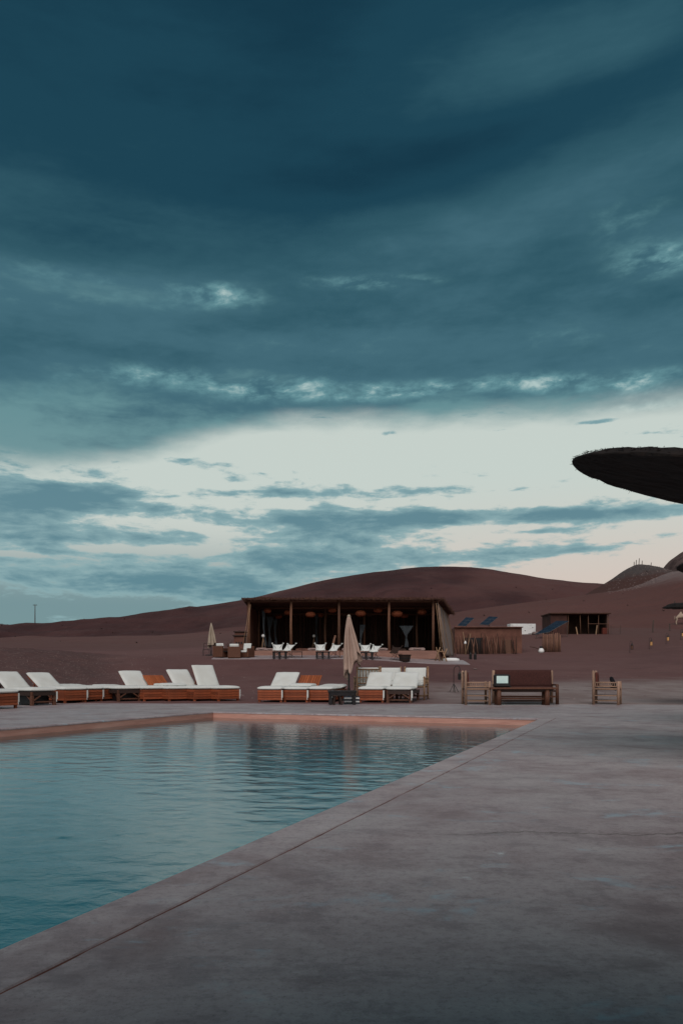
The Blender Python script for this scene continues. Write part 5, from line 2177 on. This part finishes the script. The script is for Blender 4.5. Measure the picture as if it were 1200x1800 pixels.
# open shed
d = 94.0
xl, xr = PX(967, d), PX(1069, d)
zb = PZ(1114, d)
h = PZ(1079, d) - zb
cx = (xl + xr) / 2
t = thing('open_shed', (cx, d, zb), 0, 'dark flat-roofed open shed with thin posts on the slope', 'shed')
w = xr - xl
xm = PX(996, d) - cx
m = MB()
m.box((-w / 2 + (xm + w / 2) / 2, 2.0, h / 2 - .1), (xm + w / 2, 4.0, h + .1))
part('end_wall', m, M_DARKADOBE, t, bevel=.02)
m = MB()
m.box((xm + (w / 2 - xm) / 2, 3.9, h / 2 - .05), (w / 2 - xm, .15, h - .02))
m.box((w / 2 - .06, 2.2, h / 2 - .05), (.12, 3.3, h - .02))
part('rear_wall', m, M_REED, t)
m = MB()
m.box((0, 1.9, h + .04), (w + .3, 4.6, .16))
part('roof', m, M_ROOFTHATCH, t, bevel=.04)
for px, lean in ((1018.5, .1), (1033, .02), (1051, 0), (1068, 0), (998, 0)):
    xx = PX(px, d) - cx
    m = MB()
    m.tube([(xx + lean, 0, -.1), (xx + lean * .5, 0, h * .5), (xx, 0, h - .04)], [.06, .055, .05], 7)
    part('post', m, M_POLE, t, True)
m = MB()
m.tube([(PX(1032, d) - cx, -.05, h * .5), (w / 2 + .05, -.05, h * .49)], .035, 6)
part('rail', m, M_CANE, t)
for (px, hh2, ln, lb) in ((1046.5, 1.15, .22, 'pale plank leaning in the opening of the dark shed'), (1014, .95, -.1, 'short pale board standing at the left of the shed opening')):
    x = PX(px, d - .3)
    o = put('pale_board', MB().bar((0, 0, 0), (ln, .25, hh2), .14, .05).mesh('pale_board', M_BAMBOO), None, (x, d - .35, gz(x, d - .3) - .02))
    tag(o, lb, 'board')
x = PX(1061, d + .4)
t = thing('red_crate', (x, d + .4, zb - .02), 0, 'rusty red crate in the right corner of the shed', 'crate')
m = MB()
m.box((0, 0, .38), (.55, .5, .74))
part('crate_body', m, M_RUST, t)
for z in (.2, .4, .6):
    m = MB()
    m.box((0, -.262, z), (.57, .03, .12))
    part('slat', m, M_RUST, t)
# wire fence right of the shed
t = thing('wire_fence', (PX(1080, d), d, gz(PX(1080, d), d)), 0, 'thin wire fence joining the right end of the dark shed', 'fence')
for px in (1073, 1090):
    m = MB()
    m.tube([(PX(px, d) - PX(1080, d), 0, -.1), (PX(px, d) - PX(1080, d), 0, 1.15)], .03, 6)
    part('post', m, M_POSTWOOD, t)
m = MB()
for z in np.arange(.1, 1.15, .15):
    m.tube([(PX(1070, d) - PX(1080, d), 0, z), (PX(1090, d) - PX(1080, d), 0, z)], .006, 4)
for px in np.arange(1071, 1090, 2.2):
    m.tube([(PX(px, d) - PX(1080, d), 0, .1), (PX(px, d) - PX(1080, d), 0, 1.1)], .006, 4)
part('wire_netting', m, M_POSTWOOD, t, stuff=True)


# ------------------------------------------------------------------ surface finder for things on the hills
bpy.context.view_layer.update()
_dg = bpy.context.evaluated_depsgraph_get()
_surf = [o for o in SC.objects if o.get('kind') == 'structure' and o.name.split('.')[0] in ('ground', 'hill', 'gravel_mound', 'cliff')]


def drop(x, y):
    best = -1e9
    for o in _surf:
        ok, p, n, i = o.ray_cast(Vector((x, y, 200)), Vector((0, 0, -1)))
        if ok and p.z > best:
            best = p.z
    return best


def spot(px, py, d0=60.0, d1=330.0):
    """Where the land first shows on a picture row, going away from the eye."""
    d = d0
    while d < d1:
        x = PX(px, d)
        z = drop(x, d)
        if PH - (z - CAM_H) / d * FPX <= py:
            return x, d, z
        d += 1.0
    return x, d1, z


# utility pole far left
d = 240.0
x = PX(62, d)
zg = drop(x, d)
t = thing('utility_pole', (x, d, zg - .3), 0, 'lone utility pole on the low ridge at the far left', 'utility pole')
hp = PZ(1062, d) - zg + .3
m = MB()
m.tube([(0, 0, 0), (0, 0, hp)], [.16, .10], 8)
part('pole', m, M_POSTWOOD, t)
m = MB()
m.box((0, 0, hp - .35), (1.3, .1, .1))
part('cross_arm', m, M_POSTWOOD, t)
for s in (-.55, .0, .55):
    m = MB()
    m.tube([(s, 0, hp - .3), (s, 0, hp - .05)], .05, 6)
    part('insulator', m, M_BLACKMETAL, t)
# posts along the mound's top and slope
pm = [MB().tube([(0, 0, -.4), (.03, 0, hh)], [.11, .09], 6).mesh('fence_post', M_POSTWOOD) for hh in (1.0, 1.3, 1.7)]
for k, (px, dd) in enumerate(((1113.5, 205), (1117, 205), (1122, 205.5), (1127.5, 205), (1143, 206), (1146, 1112), (1176, 1109), (1185, 1070))):
    x, dd, z = (PX(px, dd), dd, drop(PX(px, dd), dd)) if dd < 400 else spot(px, dd)
    o = put('fence_post', pm[(k * 7) % 3], None, (x, dd, z), (0, random.uniform(-.06, .06), 0))
    tag(o, 'thin grey post standing on the gravel mound crest' if k < 5 else 'thin grey post standing on the slope right of the shed', 'post',
        'posts on the mound crest' if k < 5 else 'posts on the slope')

# stones scattered over the mound's flank and the rocky bank
rnd = random.Random(21)


def stones(name, pts, mat):
    m = MB()
    for (x, y, s) in pts:
        z = drop(x, y)
        pr = []
        for k in range(6):
            a = k / 6 * math.tau
            pr.append((x + s * math.cos(a) * rnd.uniform(.6, 1.1), y + s * math.sin(a) * rnd.uniform(.6, 1.1), z - s * .25))
        pr2 = [(x + (p[0] - x) * .55, y + (p[1] - y) * .55, z + s * rnd.uniform(.25, .5)) for p in pr]
        m.add(pr + pr2, [(k, (k + 1) % 6, 6 + (k + 1) % 6, 6 + k) for k in range(6)] + [tuple(range(6, 12))])
    o = struct(name, m.mesh(name, mat), 'stuff')
    return o


stones('rubble', [(PX(rnd.uniform(1060, 1200), dd), dd, rnd.uniform(.06, .26)) for dd in [rnd.uniform(166, 204) for _ in range(420)]], M_STONE)
stones('stones', [(PX(px, dd), dd, rnd.uniform(.012, .04)) for px, dd in [(rnd.uniform(-60, 330), rnd.uniform(25, 46)) for _ in range(1500)] if px < 300 - (dd - 25) * 2.0], M_STONE)
stones('pebbles', [(PX(rnd.uniform(0, 1200), dd), dd, rnd.uniform(.012, .05)) for dd in [rnd.uniform(22, 60) for _ in range(420)]], M_STONE)
o = put('white_stone', MB().lathe([(.05, 0), (.12, .02), (.10, .06), (.03, .08)], n=10).mesh('white_stone', M_STONE, True), None, (PX(835, 45), 45, drop(PX(835, 45), 45)))
tag(o, 'flat white stone on the sand below the black floor lanterns', 'stone')
o = put('white_stone', MB().lathe([(.04, 0), (.09, .02), (.08, .05), (.03, .06)], n=10).mesh('white_stone', M_STONE, True), None, (PX(746, 24.5), 24.5, drop(PX(746, 24.5), 24.5)))
tag(o, 'small white stone on the sand right of the rightmost bamboo chair', 'stone')

# low scrub on the ridges
rnd = random.Random(33)
m = MB()
for k in range(190):
    if k < 80:
        dd = rnd.uniform(110, 290)
        px = rnd.uniform(0, 1200)
    else:
        dd = rnd.uniform(560, 640)
        px = rnd.uniform(0, 75)
    x = PX(px, dd)
    z = drop(x, dd)
    s = rnd.uniform(.10, .26) * (2.2 if dd > 500 else 1)
    for j in range(10):
        a = rnd.uniform(0, math.tau)
        q = Vector((math.cos(a) * s, math.sin(a) * s, rnd.uniform(.5, 1.4) * s))
        w_ = Vector((-math.sin(a), math.cos(a), .3)) * s * .35
        m.add([(x, dd, z), (x + q.x + w_.x, dd + q.y + w_.y, z + q.z), (x + q.x - w_.x, dd + q.y - w_.y, z + q.z * .8)], [(0, 1, 2)])
struct('scrub', m.mesh('scrub', M_TWIG), 'stuff')


# ------------------------------------------------------------------ camel
def skin_body(name, verts, edges, radii, mat, root, parent, sub=2, rootv=0):
    me = bpy.data.meshes.new(name)
    me.from_pydata(verts, edges, [])
    o = put(name, me, parent)
    sk = o.modifiers.new('skin', 'SKIN')
    for i, r in enumerate(radii):
        sv = me.skin_vertices[0].data[i]
        sv.radius = r if isinstance(r, tuple) else (r, r)
    me.skin_vertices[0].data[rootv].use_root = True
    sb = o.modifiers.new('sub', 'SUBSURF')
    sb.levels = sb.render_levels = sub
    me.materials.append(mat)
    return o


def build_camel():
    x, d, z = spot(1196, 1100)
    t = thing('camel', (x, d, z), R(-14), 'pale camel standing on the slope at the right picture edge', 'camel')
    V, E, Rr = [], [], []

    def chain(pts, start=None):
        prev = start
        for (p, r) in pts:
            V.append(p)
            Rr.append(r)
            if prev is not None:
                E.append((prev, len(V) - 1))
            prev = len(V) - 1
        return prev
    # trunk from rump to chest with hump, facing +x
    chain([((-.62, 0, 1.32), .25), ((-.35, 0, 1.34), .33), ((-.02, 0, 1.34), .38), ((.35, 0, 1.32), .36), ((.62, 0, 1.28), .28)])
    chain([((-.02, 0, 1.66), .25), ((-.03, 0, 1.92), .13), ((-.03, 0, 2.0), .06)], 2)
    nk = chain([((.88, 0, 1.18), .19), ((1.10, 0, 1.22), .14), ((1.26, 0, 1.50), .115), ((1.34, 0, 1.82), .10), ((1.42, 0, 1.98), .115), ((1.58, 0, 1.97), .10), ((1.76, 0, 1.90), .075), ((1.86, 0, 1.87), .055)], 4)
    for sy in (-1, 1):
        chain([((-.66, sy * .17, 1.02), .19), ((-.56, sy * .18, .82), .125), ((-.70, sy * .18, .46), .07), ((-.66, sy * .18, .10), .055), ((-.60, sy * .18, .03), .085)], 0)
        chain([((.55, sy * .17, .98), .14), ((.53, sy * .18, .72), .095), ((.55, sy * .18, .44), .075), ((.54, sy * .18, .10), .052), ((.60, sy * .18, .03), .085)], 3)
    skin_body('body', V, E, Rr, M_CAMEL, None, t, 2, 2)
    m = MB()
    m.tube([(-.84, 0, 1.36), (-.93, 0, 1.2), (-.94, .02, .95), (-.93, .03, .8)], [.045, .035, .028, .05], 7)
    part('tail', m, M_CAMEL, t, True)
    for sy in (-1, 1):
        m = MB()
        m.tube([(1.42, sy * .09, 2.05), (1.39, sy * .15, 2.12), (1.38, sy * .17, 2.17)], [.03, .035, .008], 6)
        part('ear', m, M_CAMEL, t, True)
        m = MB()
        m.lathe([(.004, -.02), (.018, 0), (.004, .02)], (1.60, sy * .085, 2.0), 8)
        part('eye', m, M_BLACKMETAL, t, True)


build_camel()


# ------------------------------------------------------------------ thatched parasols along the right, and one added behind the camera
def thatched_parasol(x, y, zr, Rr, tilt_x, tilt_y, label, dense=1.0, seed=1, detail=True):
    """Wide straw parasol on a trunk. zr is the height of the rim plane at the pole; tilts give the plane's slope."""
    t = thing('thatched_parasol', (x, y, 0 if y < 20 else gz(x, y)), 0, label, 'thatched parasol', 'thatched parasols')
    zo = t.location.z
    rnd = random.Random(seed)

    def pz(px_, py_):
        return zr - zo + tilt_x * px_ + tilt_y * py_
    m = MB()
    nr, na = 14, 72
    vs, fs = [], []
    for side in (0, 1):
        for j in range(nr):
            r = Rr * j / (nr - 1)
            for k in range(na):
                a = k / na * math.tau
                rr = r * (1 + (.012 * mnoise.noise((math.cos(a) * 4, math.sin(a) * 4, seed))))
                px_, py_ = rr * math.cos(a), rr * math.sin(a)
                k2 = j / (nr - 1)
                if side == 0:        # outer face: shallow cone with a rolled rim
                    zz = pz(px_, py_) + .09 * min(1, (1 - k2) * 7) ** .6 + .07 * (1 - k2)
                    zz += .018 * mnoise.noise((px_ * 4, py_ * 4, 3)) + .010 * mnoise.noise((px_ * 13, py_ * 13, 3))
                else:                # underside, ribbed
                    zz = pz(px_, py_) - .02 + .06 * (1 - k2) + .02 * mnoise.noise((px_ * 6, py_ * 6, 8))
                vs.append((px_, py_, zz))
    o = nr * na
    for j in range(nr - 1):
        for k in range(na):
            k2 = (k + 1) % na
            fs.append((j * na + k, (j + 1) * na + k, (j + 1) * na + k2, j * na + k2))
            fs.append((o + j * na + k, o + j * na + k2, o + (j + 1) * na + k2, o + (j + 1) * na + k))
    for k in range(na):
        k2 = (k + 1) % na
        fs.append(((nr - 1) * na + k, o + (nr - 1) * na + k, o + (nr - 1) * na + k2, (nr - 1) * na + k2))
    m.add(vs, fs)
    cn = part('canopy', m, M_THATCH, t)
    # loose straws round the rim and over the face
    m = MB()
    for k in range(int(2600 * dense)):
        a = rnd.uniform(0, math.tau)
        r = Rr * (1 - abs(rnd.gauss(0, .10)) if k % 3 else rnd.uniform(.1, 1))
        px_, py_ = r * math.cos(a), r * math.sin(a)
        k2 = r / Rr
        up = rnd.random() < .6
        zz = pz(px_, py_) + ((.09 * min(1, max(0, (1 - k2)) * 7) ** .6 + .07 * (1 - k2)) if up else (-.02 + .06 * (1 - k2)))
        dirv = Vector((math.cos(a + rnd.uniform(-1.2, 1.2)), math.sin(a + rnd.uniform(-1.2, 1.2)), rnd.uniform(-.35, .25))).normalized()
        p = Vector((px_, py_, zz))
        q = p + dirv * rnd.uniform(.015, .05) * (2.0 if rnd.random() < .03 else 1)
        s = dirv.cross(Vector((0, .3, 1))).normalized() * .0045
        m.add([p - s, p + s, q], [(0, 1, 2)])
    part('straw', m, M_THATCH, cn, stuff=True)
    # trunk, ribs
    m = MB()
    m.tube([(0, 0, -.1), (.02, 0, 1.2), (0, 0, zr - zo + .3)], [.075, .07, .06], 10)
    part('trunk', m, M_POLE, t, True)
    for k in range(10):
        a = k / 10 * math.tau
        m = MB()
        e = (Rr * .93 * math.cos(a), Rr * .93 * math.sin(a))
        m.tube([(.05 * math.cos(a), .05 * math.sin(a), zr - zo + .10), (e[0], e[1], pz(*e) + .02)], [.028, .02], 6)
        part('rib', m, M_THATCH, t, True)
    m = MB()
    m.lathe([(.10, .36), (.09, .50), (.03, .56)], (0, 0, zr - zo + .05), 10)
    part('cap', m, M_THATCH, t)
    return t


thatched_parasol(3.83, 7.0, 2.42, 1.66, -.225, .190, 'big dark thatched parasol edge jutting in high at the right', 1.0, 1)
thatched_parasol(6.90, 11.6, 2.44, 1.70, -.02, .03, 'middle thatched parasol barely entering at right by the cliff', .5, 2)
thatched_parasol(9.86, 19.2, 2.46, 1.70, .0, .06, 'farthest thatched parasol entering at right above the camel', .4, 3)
thatched_parasol(0.30, -2.25, 2.60, 3.20, .0, .0, 'added unseen thatched parasol behind the camera, shading the nearest paving', .3, 4)  # added out of view to throw shade on the nearest paving
